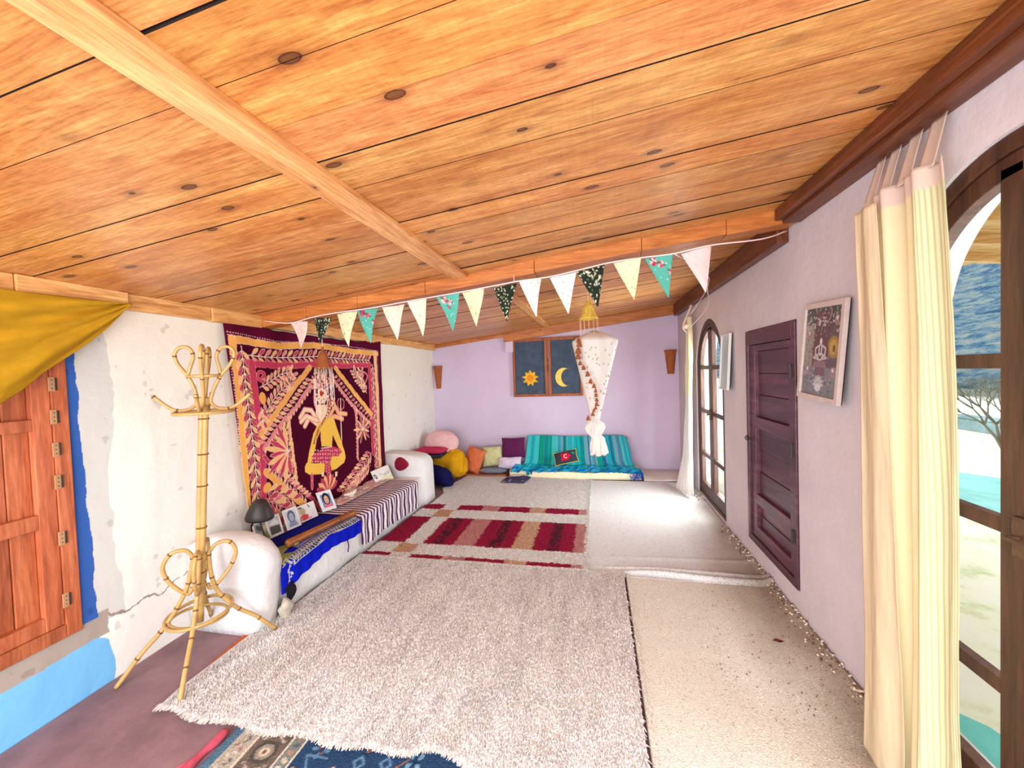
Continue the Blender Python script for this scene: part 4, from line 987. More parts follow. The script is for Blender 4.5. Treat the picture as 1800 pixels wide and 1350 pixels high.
cv = Cv(0, 1, 0, 1, .012, (238, 234, 232)); cv.ell(.28, .62, .16, .22, 0, (190, 170, 140)); cv.ell(.3, .25, .22, .18, 0, (214, 84, 96)); cv.ell(.12, .2, .08, .1, 0, (220, 150, 140)); cv.ell(.2, .86, .1, .06, 0, (120, 116, 90)); cv.ell(.66, .8, .025, .12, .3, (50, 50, 54)); cv.poly([(.6, .1), (.95, .2), (.9, .5), (.7, .4)], (244, 226, 232)); cv.ell(.55, .1, .12, .06, 0, (230, 170, 180))
leaning('greeting_card', 'white card with a small red and cream picture standing between the two portraits', 'card', card_pts(2.92, 3.12, TOPZ, .135, -2.53, .05, .02), cv)
cv = portrait_canvas((110, 150, 206), (232, 176, 150), (40, 36, 52), cloth=(224, 120, 140), frame_w=.16)
for a, b in ((0, 0), (1, 0), (1, 1), (0, 1)): cv.ell(a, b, .08, .08, 0, (236, 238, 244))
leaning('framed_portrait', 'tilted white-framed colour portrait with blue ground, by the far end of the wooden tube', 'photo', card_pts(3.17, 3.325, TOPZ + .002, .175, -2.50, .07, .03, .01), cv, .012)
cv = Cv(0, 1, 0, 1, .012, (238, 240, 238)); cv.ell(.12, .5, .07, .20, .2, (60, 66, 76)); cv.ell(.12, .5, .035, .10, .2, (210, 214, 220)); cv.ell(.42, .55, .08, .08, 0, (206, 206, 214)); cv.poly([(.3, 0), (1, 0), (1, .3), (.5, .35), (.3, .2)], (230, 232, 190)); cv.line([(.55, .45), (.95, .62)], .05, (170, 168, 150)); cv.line([(.6, .38), (.95, .5)], .03, (120, 118, 110))
leaning('paper_booklet', 'white and yellow paper booklet propped open at the far end of the striped cloth', 'booklet', [(-2.53, 4.12, TOPZ + .008), (-2.44, 4.36, TOPZ + .008), (-2.57, 4.46, TOPZ + .15), (-2.62, 4.16, TOPZ + .135)], cv, .006)
# shell
mb = MB(); R = random.Random(4)
for k in range(9):
    a = k * .42 - 1.7; mb.tube(smooth_path([(-2.52, 3.62, TOPZ + .02), (-2.52 + .03 * math.cos(a), 3.62 + .05 * math.sin(a), TOPZ + .05), (-2.53 + .05 * math.cos(a), 3.62 + .085 * math.sin(a), TOPZ + .06 + .02 * math.cos(a))], 4), [.012, .012, .013, .014, .014, .013, .012, .010, .006], 8)
mb.ball((-2.52, 3.62, TOPZ + .018), (.03, .045, .018)); tag(mb.build('seashell', plain('shell_white', (240, 228, 216), .5, .08, 30), smooth=True), 'white ribbed scallop shell resting on the striped cloth below the wall hanging', 'shell')
# small dark things under the lamp
mb = MB(); mb.lathe([(0, 0), (.03, 0), (.035, .02), (.028, .045), (.014, .05), (0, .05)], 16, Matrix.Translation((-2.43, 2.47, TOPZ - .008))); tag(mb.build('small_pot', plain('dark_pot', (58, 50, 40), .5, .2), smooth=True), 'tiny dark round pot on the blue cloth at the near end of the wooden tube', 'pot')
mb = MB(); mb.ball((0, 0, 0), (.045, .026, .016), Matrix.Translation((-2.46, 2.44, TOPZ + .008)) @ Matrix.Rotation(.5, 4, 'Z')); tag(mb.build('pebble', plain('pebble_green', (122, 124, 84), .7, .3, 40), smooth=True), 'small olive-grey pebble at the near end of the blue cloth', 'pebble')
# crimson heart-shaped cushion against the far arm
def heart_cushion():
    cx, cz, y0 = -2.42, .50, 4.535; n = 28; mb = MB(); rings = []
    out = [(-.085, .0), (-.08, .045), (-.055, .08), (-.02, .092), (.015, .085), (.05, .062), (.085, .025), (.092, -.005), (.07, -.035), (.03, -.062), (-.015, -.075), (-.055, -.062), (-.078, -.035)]
    P = smooth_path([(a, b, 0) for a, b in out], 3, True); vs = []; m = len(P)
    for s, d in ((1.0, 0), (1.0, -.012), (.93, -.032), (.7, -.048), (.35, -.055)): vs += [(cx + p.x * s, y0 + d, cz + p.y * s) for p in P]
    vs += [(cx, y0 - .057, cz)]; fs = [(k * m + j, k * m + (j + 1) % m, (k + 1) * m + (j + 1) % m, (k + 1) * m + j) for k in range(4) for j in range(m)] + [(4 * m + j, 4 * m + (j + 1) % m, 5 * m) for j in range(m)] + [tuple(range(m))[::-1]]
    mb.add(vs, fs); tag(mb.build('cushion', plain('crimson_plush', (130, 14, 44), .9, .15, 20, .3, 200), smooth=True), 'small rounded crimson cushion leaning on the far arm of the plaster bench', 'cushion')
heart_cushion()
# stone by the bench foot
mb = MB(); mb.ball((-2.085, 2.24, .06), (.035, .05, .085), Matrix.Identity(4), 0, 7)
so = mb.build('stone', plain('stone_grey', (186, 176, 160), .95, .25, 20, .6, 30), smooth=True)
for v in so.data.vertices: v.co.x += .012 * math.sin(v.co.z * 60 + v.co.y * 40); v.co.z = max(v.co.z, .022)
tag(so, 'small rough grey stone standing on the rug edge against the near end of the bench', 'stone')
# ================================================================== BAMBOO COAT RACK
def coat_rack():
    root = thing('coat_rack', (-2.28, 1.82, 0), 'tall bamboo coat rack with looped hooks and three splayed legs beside the bench', 'coat rack')
    cx = lambda z: -2.305 + .095 * z; cy = 1.82
    def pt(r, a, z, k=1.0): return (cx(z) + r * math.cos(a), cy + r * math.sin(a), z)
    def cane(name, pts, r, n=7, nodes=True, closed=False, seg=9):
        P = smooth_path(pts, n, closed); mb = MB(); mb.tube(P, r, seg, closed)
        if nodes:
            L = 0
            for i in range(1, len(P) - 1):
                L += (P[i] - P[i - 1]).length
                if L > .13: L = 0; d = (P[i + 1] - P[i]).normalized() * .004; mb.tube([P[i] - d, P[i] + d], r * 1.14, seg, mat=1)
        return mb.build(name, [M_BAMBOO, M_NODE], root, True)
    # pole of three bound canes
    mb = MB()
    for k in range(3):
        a = k * 2.094; q = [(cx(z) + .0115 * math.cos(a), cy + .0115 * math.sin(a), z) for z in np.linspace(.23, 1.50, 14)]; mb.tube(q, .0145, 10)
    for z in (.52, .78, 1.02, 1.20, 1.40): mb.tube([(cx(z), cy, z - .004), (cx(z), cy, z + .004)], .0265, 14, mat=1)
    mb.build('pole', [M_BAMBOO, M_NODE], root, True)
    mb = MB()
    for za, zb in ((.595, .625), (.435, .455), (1.445, 1.455), (1.48, 1.52)):
        mb = MB(); mb.tube([(cx(z), cy, z) for z in np.arange(za, zb + .001, .005)], [.030 + .0015 * (q % 2) for q in range(len(np.arange(za, zb + .001, .005)))], 14); mb.build('binding', M_BAMBOO, root, True)
    feet = [(-2.535, 1.565, .006), (-2.06, 1.525, .040), (-2.03, 2.09, .038), (-2.52, 2.10, .006)]
    for f in feet:
        a = math.atan2(f[1] - cy, f[0] - cx(0)); R = math.hypot(f[0] - cx(0), f[1] - cy)
        cane('leg', [f, pt(R * .72, a, f[2] + (.26 - f[2]) * .55), pt(R * .46, a, .25), pt(.095, a, .36), pt(.062, a, .44), pt(.045, a, .52), pt(.036, a, .62)], .0115)
        cane('loop', [pt(.032, a, .615), pt(.07, a, .665), pt(.13, a, .665), pt(.165, a, .60), pt(.145, a, .52), pt(.09, a, .44), pt(.05, a, .41), pt(.036, a, .44)], .0105)
    cane('ring', [pt(.155, t, .285 + .012 * math.sin(t)) for t in np.linspace(0, 2 * math.pi, 13)[:-1]], .0095, 4, False, True)
    cane('ring', [pt(.135, t, .262 - .014 * math.sin(t + .5)) for t in np.linspace(0, 2 * math.pi, 13)[:-1]], .0085, 4, False, True)
    cam_a = math.atan2(cx(1.6) * -1, 0)
    for k, a in enumerate((math.pi + .55, .55 - .06, math.pi * 1.5 + .72, math.pi / 2 + .72)):
        cane('hook_loop', [pt(.030, a, 1.50), pt(.045, a, 1.565), pt(.075, a, 1.635), pt(.125, a, 1.71), pt(.140, a, 1.765), pt(.115, a, 1.80), pt(.075, a, 1.795), pt(.055, a, 1.75), pt(.068, a, 1.69), pt(.078, a, 1.645)], .0092)
        cane('hook', [pt(.030, a, 1.52), pt(.034, a, 1.49), pt(.06, a, 1.462), pt(.115, a, 1.452), pt(.165, a, 1.475), pt(.235, a, 1.54)], .0092)
    cane('ring', [pt(.135, t, 1.438) for t in np.linspace(0, 2 * math.pi, 13)[:-1]], .0095, 4, False, True)
    cane('ring', [pt(.074, t, 1.640) for t in np.linspace(0, 2 * math.pi, 13)[:-1]], .008, 4, False, True)
coat_rack()

# ================================================================== MUSTARD CLOTH ABOVE THE SHUTTER DOOR
def mustard_cloth():
    def fn(u, v):
        # u: along the trim from the near corner to the far tip ; v: down
        y = .55 + 1.18 * u; top = 2.055 - .018 * np.sin(math.pi * u) ; dep = np.interp(u, [0, .30, .55, .62, .68, .74, .80, .86, .92, .97, 1], [.62, .58, .50, .44, .37, .315, .26, .20, .13, .055, .004])
        x = xw(y) + .085 + .10 * (1 - u) ** 1.5 + .030 * np.sin(v * 7 + u * 4) * (1 - u * .8) + .012 * np.sin(v * 19 + u * 8) + .02 * np.sin(math.pi * v); return x, y, top - v * dep
    def col(u, v): return np.array((196, 150, 34)) * (.84 + .26 * fnoise(u * 7, v * 12))[..., None]
    tag(sheet('mustard_cloth', fn, 110, 60, M_CLOTH, None, col, .003), 'mustard yellow cloth slung from the left trim over the top of the orange shutter door', 'cloth')
mustard_cloth()

# ================================================================== BUNTING
def bunting():
    A = np.array([-2.46, 2.60]); B = np.array([.66, 2.36]); d = B - A; nrm = np.array([-d[1], d[0], 0.]); dd = nrm[0] * A[0] + nrm[1] * A[1]
    hit = lambda px, py: Vector(plane_at(px, py, nrm, dd))
    root = thing('bunting', tuple(hit(865, 505)), 'string of fifteen mixed floral triangular pennants hung across the room below the cross beam', 'bunting')
    S = [(508, 568), (548, 558), (590, 550), (655, 541), (720, 529), (790, 517), (865, 503), (912, 494), (963, 487), (1012, 476), (1070, 462), (1127, 453), (1183, 446), (1250, 431)]
    P = [hit(*q) for q in S]; P = P + [Vector((.92, 2.50, 2.30)), Vector((1.12, 2.68, 2.385))]; P = [Vector((-2.56, 2.67, 2.075))] + P
    mb = MB(); mb.tube(smooth_path(P, 5), .004, 6)
    st = hit(1180, 470); mb.tube(smooth_path([hit(1186, 447), (.80, 3.1, 2.22), (1.02, 4.6, 2.20), (1.10, 5.28, 2.22)], 5), .0025, 5); mb.tube(smooth_path([hit(1250, 431), hit(1243, 500), (.98, 3.9, 2.12), (1.09, 5.22, 2.05)], 5), .0025, 5)
    mb.tube([hit(904, 495), hit(903, 484)], .002, 5)
    mb.build('string', plain('bunting_tape', (240, 206, 206), .9, .05, 20, 0), root, True)
    def canvas(kind, seed):
        R = random.Random(seed); g_ = {'pink': (232, 208, 200), 'dark': (38, 48, 40), 'green': (226, 222, 184), 'teal': (92, 176, 160), 'cream': (236, 216, 198), 'white': (232, 222, 218), 'rose': (240, 208, 206)}[kind]
        cv = Cv(0, 1, 0, 1.25, .014, g_)
        if kind == 'dark':
            for k in range(150): cv.ell(R.random(), R.random() * 1.25, .022, .03, R.uniform(0, 3), R.choice([(232, 224, 196), (206, 196, 150), (120, 140, 104), (244, 236, 216), (20, 26, 26)]))
        elif kind == 'teal':
            for k in range(26): cv.ell(R.random(), R.random() * 1.2, .03, .014, R.uniform(0, 3), R.choice([(190, 224, 210), (70, 150, 130), (214, 232, 220)]))
            for cx_, cy_, s in ((.28, 1.12, 1.2), (.52, 1.02, 1.0), (.42, .86, .6) if seed % 2 else (.80, .75, .9)):
                for k in range(9): a = k * 2.4; cv.ell(cx_ + .06 * s * math.cos(a), cy_ + .06 * s * math.sin(a), .045 * s, .035 * s, a, R.choice([(214, 60, 104), (240, 130, 150), (250, 190, 196), (190, 30, 80)]))
                cv.leaf(cx_, cy_, 2.4, .17 * s, .05, (60, 110, 70)); cv.leaf(cx_, cy_, -.4, .17 * s, .05, (60, 110, 70))
        else:
            pal = {'pink': [(226, 130, 120), (240, 180, 160), (200, 110, 110)], 'green': [(130, 156, 60), (170, 184, 90), (226, 170, 110)], 'cream': [(220, 176, 140), (232, 160, 140), (190, 176, 120)], 'white': [(160, 176, 140), (226, 150, 150), (140, 160, 150)], 'rose': [(226, 170, 176), (214, 196, 190), (236, 224, 220)]}[kind]
            for k in range({'pink': 40, 'green': 46, 'cream': 22, 'white': 30, 'rose': 60}[kind]):
                x, y = R.random(), R.random() * 1.25; cv.ell(x, y, R.uniform(.015, .04), R.uniform(.01, .022), R.uniform(0, 3), R.choice(pal))
        return cv
    fl = [(510, 541, 566, 565, 531, 613, 'pink'), (548, 580, 559, 558, 565, 606, 'dark'), (590, 626, 552, 546, 614, 610, 'green'), (628, 664, 547, 541, 651, 604, 'teal'), (674, 713, 541, 535, 697, 598, 'cream'), (718, 752, 531, 525, 743, 592, 'cream'),
          (768, 808, 523, 515, 797, 583, 'teal'), (811, 850, 514, 507, 839, 575, 'green'), (866, 907, 506, 497, 892, 566, 'dark'), (912, 951, 495, 489, 943, 558, 'white'), (967, 1014, 489, 478, 999, 552, 'white'), (1014, 1063, 479, 466, 1051, 541, 'dark'),
          (1078, 1127, 463, 453, 1115, 528, 'green'), (1134, 1183, 454, 446, 1175, 525, 'teal'), (1198, 1252, 445, 430, 1240, 516, 'rose')]
    for i, (x0, x1, ya, yb, tx, ty, kind) in enumerate(fl):
        a, b, c = hit(x0, ya), hit(x1, yb), hit(tx, ty); cv = canvas(kind, i * 3 + 1); n3 = (b - a).cross(c - a).normalized()
        def fn(u, v):
            w = 1 - v * .985; mx = [(a[k] * (1 - u) + b[k] * u) * w + c[k] * (1 - w) for k in range(3)]; bow = .012 * np.sin(v * 4 + i) + .006 * np.sin(u * 6 + i) * (1 - v)
            return mx[0] + n3.x * bow, mx[1] + n3.y * bow, mx[2]
        sheet('pennant', fn, 34, 44, M_FLAG, root, lambda u, v: cv.at(.5 + (u - .5) * (1 - v), 1.25 * (1 - v)), .0015)
M_FLAG = attr_mat('flag_cotton', .9, .1, 300, .1, .001, .22, 20, .03)
bunting()

# ================================================================== HANGING MOBILES
def cap_bell(root, x, y, z0, h, r, mats, name='cap'):
    mb = MB(); mb.lathe([(r * 1.12, 0), (r, .015 * h / .15), (r * .80, h * .30), (r * .70, h * .55), (r * .52, h * .80), (r * .28, h * .95), (r * .16, h), (r * .14, h * 1.1), (r * .2, h * 1.16), (0, h * 1.2)], 26, Matrix.Translation((x, y, z0)))
    o = mb.build(name, mats, root, True); m = o.modifiers.new('t', 'SOLIDIFY'); m.thickness = .004; return o
def mini_bell(me, root, loc, s, rot=0):
    o = bpy.data.objects.new('bell', me); COL.objects.link(o); o.parent = root; o.matrix_parent_inverse = root.matrix_basis.inverted(); o.location = loc; o.scale = (s, s, s); o.rotation_euler = (rot, rot * .7, 0); return o
def bell_mesh():
    mb = MB(); mb.lathe([(.026, 0), (.022, .004), (.016, .022), (.013, .034), (.007, .042), (.003, .046), (.003, .056), (0, .057)], 12); o = mb.build('bell', M_TERRA, None, True); return o
def right_mobile():
    x, y = -.035, 4.0; root = thing('wind_mobile', (x, y, 2.1), 'white cloth mobile with a yellow bell cap and a spiral of little terracotta bells', 'mobile')
    yel = plain('yellow_paint', (226, 192, 84), .6, .25, 18)
    cap_bell(root, x - .035, y, 2.10, .17, .085, yel)
    yb_ = plain('cap_brown', (150, 76, 40), .8)
    for k in range(6): a = .5 + k * 1.2; MB().tube([(x - .035 + .066 * math.cos(a), y + .066 * math.sin(a) - .004, 2.14), (x - .035 + .05 * math.cos(a), y + .05 * math.sin(a) - .005, 2.20)], .003, 5).build('painted_mark', yb_, root, True)
    mc = plain('mobile_cord', (246, 206, 170), .9, .05, 10, 0); MB().tube([(x - .035, y, 2.30), (x - .035, y, zc(x) - .002)], .003, 6).build('hanging_cord', mc, root, True)
    for k in range(12):
        a = k * .5236; r = .088; MB().tube([(x - .035 + r * math.cos(a), y + r * math.sin(a), 2.102), (x - .03 + r * 1.02 * math.cos(a), y + r * 1.02 * math.sin(a), 1.90)], .0024, 5).build('cord', mc, root, True)
    # cloth: four upper corners gathered to a knot
    lv = [(1.985, .012, 0), (1.955, .09, .3), (1.915, .18, .5), (1.885, .222, .6), (1.872, .224, .6), (1.80, .205, .5), (1.66, .170, .42), (1.50, .132, .3), (1.30, .086, .25), (1.17, .055, .2), (1.10, .042, .1)]
    def ring(z, r, sq, n=64, ph=0, cxx=0.0):
        out = []
        for k in range(n):
            t = 2 * math.pi * k / n; c = (abs(math.cos(t)) ** 4 + abs(math.sin(t)) ** 4) ** (-.25); q = r * ((1 - sq) + sq * c * .92) * (1 + .035 * math.sin(9 * t + z * 5))
            out.append((x + cxx + q * math.cos(t + .15), y + q * math.sin(t + .15), z + .035 * sq * (c - 1.15)))
        return out
    mb = MB(); vs = []; n = 64
    for z, r, s in lv: vs += ring(z, r, s, n, 0, .02 * (z - 1.1))
    fs = [(i * n + k, i * n + (k + 1) % n, (i + 1) * n + (k + 1) % n, (i + 1) * n + k) for i in range(len(lv) - 1) for k in range(n)]
    mb.add(vs, fs); fab = plain('muslin', (250, 244, 238), .95, .02, 10, .2, 200, .05); b_ = fab.node_tree.nodes['Principled BSDF']; add_transl(fab.node_tree, b_, (.96, .93, .9, 1), .35)
    o = mb.build('cloth_funnel', fab, root, True); m = o.modifiers.new('t', 'SOLIDIFY'); m.thickness = .002
    lv2 = [(1.10, .040), (1.07, .075), (1.03, .088), (.985, .072), (.955, .050), (.93, .058), (.88, .066), (.82, .074), (.775, .080), (.765, .060)]
    mb = MB(); vs = []
    for i, (z, r) in enumerate(lv2):
        for k in range(n):
            t = 2 * math.pi * k / n; q = r * (1 + .16 * math.sin(7 * t + i * .9) + .07 * math.sin(13 * t)); vs.append((x + .005 + (.02 if z < .95 else -.008) + q * math.cos(t), y + q * math.sin(t), z + .012 * math.sin(5 * t) * (i > 6)))
    fs = [(i * n + k, i * n + (k + 1) % n, (i + 1) * n + (k + 1) % n, (i + 1) * n + k) for i in range(len(lv2) - 1) for k in range(n)] + [tuple((len(lv2) - 1) * n + k for k in range(n))]
    mb.add(vs, fs); mb.build('cloth_tail', fab, root, True)
    proto = bell_mesh(); me = proto.data; bpy.data.objects.remove(proto)
    pix = [(1017, 598, 1.0), (1018, 606, 1.25), (1016, 618, 1.35), (1016, 628, 1.3), (1020, 638, .9), (1026, 646, .95), (1033, 658, 1.1), (1038, 670, 1.0), (1044, 678, .95), (1047, 686, .8), (1048, 694, .85), (1049, 702, .85), (1049, 710, .9), (1047, 716, .7), (1044, 720, .7), (1042, 727, .9), (1034, 735, 1.0)]
    for k, (px, py, s) in enumerate(pix):
        yy = 4.0 - .25 * math.sqrt(max(0, 1 - ((py - 600) / 160) ** 2)) * .9 - .03; v = ray(px, py); t = yy / v[1]; mini_bell(me, root, (v[0] * t, yy, EYE + v[2] * t - .02), s * .92, .1 * math.sin(k))
    R = random.Random(6); mbd = plain('tiny_beads', (176, 140, 120), .8); mb = MB(); mb.ball((0, 0, 0), (.005, .003, .007), None, 0, 4); p0 = mb.build('bead', mbd, None, True); bme = p0.data; bpy.data.objects.remove(p0)
    for k in range(52):
        a = -2.4 + R.uniform(0, 1.9); z = R.uniform(1.2, 1.85); r = .05 + .19 * (z - 1.12) / .75; mini_bell(bme, root, (x + .02 + r * math.cos(a), y + r * math.sin(a) - .03, z), 1).name = 'bead'
right_mobile()
def left_mobile():
    x, y = -2.27, 2.97; root = thing('wind_mobile', (x, y, 1.8), 'terracotta-capped mobile of white strings and tiny clay bells in front of the maroon hanging', 'mobile')
    cap_bell(root, x, y, 1.69, .155, .062, M_TERRA)
    sc = plain('shell_cord', (240, 216, 204), .8, .08, 30); MB().tube([(x, y, 1.875), (x, y, zc(x) - .002)], .003, 6).build('hanging_cord', sc, root, True)
    R = random.Random(12)
    for k in range(22):
        a = k * .2856; r = .055 + .012 * (k % 2); z1 = 1.52 - .035 * (k % 9)
        P = [(x + r * math.cos(a), y + r * math.sin(a), 1.70), (x + (r + .01) * math.cos(a), y + (r + .01) * math.sin(a), 1.6), (x + (r + .012) * math.cos(a), y + (r + .012) * math.sin(a), z1)]; mb = MB(); mb.tube(P, .0022, 5)
        for q in range(5): t = R.random(); mb.ball((x + (r + .01) * math.cos(a), y + (r + .01) * math.sin(a), z1 + (1.66 - z1) * t), (.006, .004, .010), None, 0, 3)
        mb.build('shell_cord', sc, root, True)
    proto = bell_mesh(); me = proto.data; bpy.data.objects.remove(proto)
    for k in range(20):
        px = np.interp(k, [0, 6, 12, 19], [583, 572, 560, 552]); py = np.interp(k, [0, 6, 12, 19], [706, 736, 756, 780]); v = ray(px, py); t = (2.92 - .03 * math.sin(k)) / v[1]
        mini_bell(me, root, (v[0] * t, v[1] * t, EYE + v[2] * t), .42, .2 * math.sin(k * 1.7))
    mb = MB(); mb.tube([tuple(np.array([0, 0, EYE]) + ray(px, py) * (2.92 / ray(px, py)[1])) for px, py in ((584, 660), (583, 706), (560, 756), (552, 782))], .0014, 4); mb.build('bell_cord', M_STRING, root, True)
    g_ = MB(); g_.ball((0, 0, 0), (.008, .004, .012), None, 0, 4); p0 = g_.build('bead', plain('dark_beads', (110, 40, 44), .6), None, True); bme = p0.data; bpy.data.objects.remove(p0)
    for k in range(26):
        a = R.uniform(-2.9, -.3); z = R.uniform(1.44, 1.64); mini_bell(bme, root, (x + .072 * math.cos(a), y + .072 * math.sin(a), z), 1).name = 'bead'
left_mobile()

# ================================================================== WALL POCKETS (half-cone terracotta)
def wall_pocket(cx, z0, z1, r0, r1, face, label, plane):
    root = thing('wall_planter', (cx, YF - .01, z0), label, 'wall planter')
    mb = MB(); M_ = Matrix.Translation((cx, YF - .002, 0)); prof = [(0, z0), (r0, z0), (r0 * 1.02, z0 + .01), (r1 * .96, z1 - .03), (r1 * 1.06, z1 - .02), (r1 * 1.06, z1), (r1 * .9, z1), (r1 * .88, z1 - .03), (0, z1 - .05)]
    mb.lathe(prof, 20, M_, 0, math.pi, 2 * math.pi); mb.build('pot', M_TERRA, root, True)
wall_pocket(-2.66, 1.37, 1.755, .040, .078, 0, 'terracotta half-cone planter on the lilac wall in the far left corner', 0)
wall_pocket(1.085, 1.50, 1.86, .048, .085, 0, 'dark terracotta half-cone planter on the lilac wall in the far right corner', 0)
# ================================================================== CUSHIONS, PILE AND DAYBED AT THE FAR WALL
def rot(rx, ry, rz): return Matrix.Rotation(rz, 4, 'Z') @ Matrix.Rotation(ry, 4, 'Y') @ Matrix.Rotation(rx, 4, 'X')
def pillow(name, label, cat, loc, size, rx, ry, rz, color, p=3.0, wr=.05, seed=0, group=None, piping=None, rough=.9, n=34, pinch=.12, rnd=.04):
    """w x h x t pillow standing in its XZ plane, then rotated"""
    w, h, t = size; u, v = np.meshgrid(np.linspace(-1, 1, n), np.linspace(-1, 1, n), indexing='ij')
    prof = ((1 - np.abs(u) ** p).clip(0) * (1 - np.abs(v) ** p).clip(0)) ** .5
    sx = 1 - pinch * (1 - u * u) * 0 - pinch * (1 - np.abs(v)) * 0; X = u * w / 2 * (1 - pinch * (1 - v * v) * np.abs(u) ** 3 * .8); Z = v * h / 2 * (1 - pinch * (1 - u * u) * np.abs(v) ** 3 * .8)
    X = X * (1 - rnd * u * u * v * v); Z = Z * (1 - rnd * u * u * v * v)
    nz = wr * (fnoise(u * 2.3 + seed * 3.1 + 5, v * 2.3 + seed + 9, 3) - .5) * 2
    V = []
    for s in (-1, 1):
        Y = s * (t / 2) * prof * (1 + nz * 2.2) ; V.append(np.stack([X, Y, Z + nz * h * .12], -1).reshape(-1, 3))
    V = np.concatenate(V); i = np.arange(n * n).reshape(n, n); Fq = np.stack([i[:-1, :-1], i[1:, :-1], i[1:, 1:], i[:-1, 1:]], -1).reshape(-1, 4)
    F = np.concatenate([Fq, Fq[:, ::-1] + n * n])
    R3 = np.array(rot(rx, ry, rz).to_3x3()); V = V @ R3.T + np.array(loc)
    mat = color if not isinstance(color, tuple) else plain(name + '_fabric_%d' % seed, color, rough, .08, 8, .25, 260, .15)
    root = None
    if piping is not None:
        root = thing(name, loc, label, cat, group); o = arr_mesh('cover', V, F, mat, root)
        P = [(a, b) for a, b in [(-1, -1), (0, -1), (1, -1), (1, 0), (1, 1), (0, 1), (-1, 1), (-1, 0)]]
        E_ = []
        for k in range(64):
            q = k / 64 * 8; i0 = int(q); f = q - i0; a = P[i0]; b = P[(i0 + 1) % 8]; uu = a[0] + (b[0] - a[0]) * f; vv = a[1] + (b[1] - a[1]) * f
            xx = uu * w / 2 * (1 - pinch * (1 - vv * vv) * abs(uu) ** 3 * .8); zz = vv * h / 2 * (1 - pinch * (1 - uu * uu) * abs(vv) ** 3 * .8); E_.append(tuple(R3 @ np.array([xx, 0, zz]) + np.array(loc)))
        mb = MB(); mb.tube(E_, .006, 6, True); mb.build('piping', piping, root, True)
        return root, R3, np.array(loc)
    o = arr_mesh(name, V, F, mat); m = o.modifiers.new('w', 'WELD'); m.merge_threshold = .0005
    return tag(o, label, cat, group)
def slab(name, x0, x1, y0, y1, z0, z1, mat, label, cat, rz=0, bev=.02, parent=None):
    mb = MB(); cx, cy = (x0 + x1) / 2, (y0 + y1) / 2; M_ = Matrix.Translation((cx, cy, 0)) @ Matrix.Rotation(rz, 4, 'Z'); mb.box(x0 - cx, x1 - cx, y0 - cy, y1 - cy, z0, z1, 0, M_)
    o = mb.build(name, mat, parent, True, bevel=bev)
    if label: tag(o, label, cat)
    return o
slab('wooden_platform', -2.68, -1.42, 5.90, 6.36, .001, .035, wood('platform_wood', (120, 60, 30), (170, 96, 54), (196, 120, 74), 'x', False, .5, knots=False), 'low brown wooden board on the floor under the pile of cushions', 'board', bev=.004)
# beanbag-like heap under the mustard throw
def blob(name, c, r, mat, label, cat, seed, amp=.1, pw=2.6, n=48, colfn=None, zmin=.02, parent=None, folds=0):
    t, f = np.meshgrid(np.linspace(0, math.pi, n), np.linspace(0, 2 * math.pi, 2 * n), indexing='ij')
    s = lambda a, e: np.sign(a) * np.abs(a) ** e; e = 2 / pw
    x = s(np.sin(t), e) * s(np.cos(f), e); y = s(np.sin(t), e) * s(np.sin(f), e); z = s(np.cos(t), e)
    k = 1 + amp * (fnoise(t * 2.2 + seed, np.abs(f - math.pi) * 1.4 + seed * 2) - .5) * 2 + folds * np.sin(f * 9 + t * 3 + seed) * np.sin(t) ** 2 * (t / math.pi)
    V = np.stack([c[0] + r[0] * x * k, c[1] + r[1] * y * k, np.maximum(c[2] + r[2] * z * k, zmin)], -1).reshape(-1, 3)
    i = np.arange(n * 2 * n).reshape(n, 2 * n); F = np.stack([i[:-1, :-1], i[1:, :-1], i[1:, 1:], i[:-1, 1:]], -1).reshape(-1, 4)
    o = arr_mesh(name, V, F, mat, parent); 
    if label: tag(o, label, cat)
    return o
blob('throw_bundle', (-2.32, 5.74, .235), (.33, .19, .225), plain('mustard_throw', (206, 150, 24), .95, .16, 9, .5, 26, .1, .01), 'mustard yellow throw bundled over bedding in the far left corner', 'blanket', 1.3, .13, 2.6, colfn=None, folds=.09, zmin=.036)
pillow('floor_cushion', 'large navy blue floor cushion slumped between the bench end and the mustard throw', 'cushion', (-2.26, 5.30, .165), (.50, .36, .22), .75, .12, -.35, (18, 16, 72), 3.0, .10, 3, rnd=.2)
slab('seat_pad', -2.66, -2.24, 5.30, 5.64, .405, .455, plain('charcoal_pad', (44, 46, 58), .95, .15, 20), 'thin charcoal seat pad lying on top of the mustard throw', 'cushion', .10, .018)
pillow('cushion', 'flat crimson-pink cushion lying on the charcoal seat pad', 'cushion', (-2.43, 5.47, .495), (.46, .36, .10), 1.5, .02, .12, (196, 50, 92), 3.2, .05, 4)
pillow('pillow', 'big plump pale pink pillow at the top of the corner pile', 'pillow', (-2.40, 5.80, .545), (.52, .40, .28), -.62, .12, .05, (226, 184, 186), 2.2, .08, 5, pinch=-.05, rnd=.30)
pillow('cushion', 'crumpled terracotta-orange cushion beside the mustard throw', 'cushion', (-1.955, 6.02, .235), (.32, .42, .15), -.25, .28, -.15, (206, 112, 72), 2.6, .16, 6)
pillow('cushion', 'pale olive green cushion between the orange and purple ones', 'cushion', (-1.675, 6.14, .27), (.34, .34, .14), -.28, -.05, .1, (196, 196, 146), 2.6, .12, 7)
pillow('cushion', 'deep purple square cushion leaning on the far wall, highest of the row', 'cushion', (-1.345, 6.17, .405), (.39, .33, .13), -.18, -.02, 0, (92, 32, 78), 3.2, .04, 8)
pillow('pillow', 'pale lilac pillow lying under the purple square cushion', 'pillow', (-1.385, 6.06, .185), (.40, .20, .15), -.5, -.04, 0, (214, 200, 222), 2.6, .10, 9)
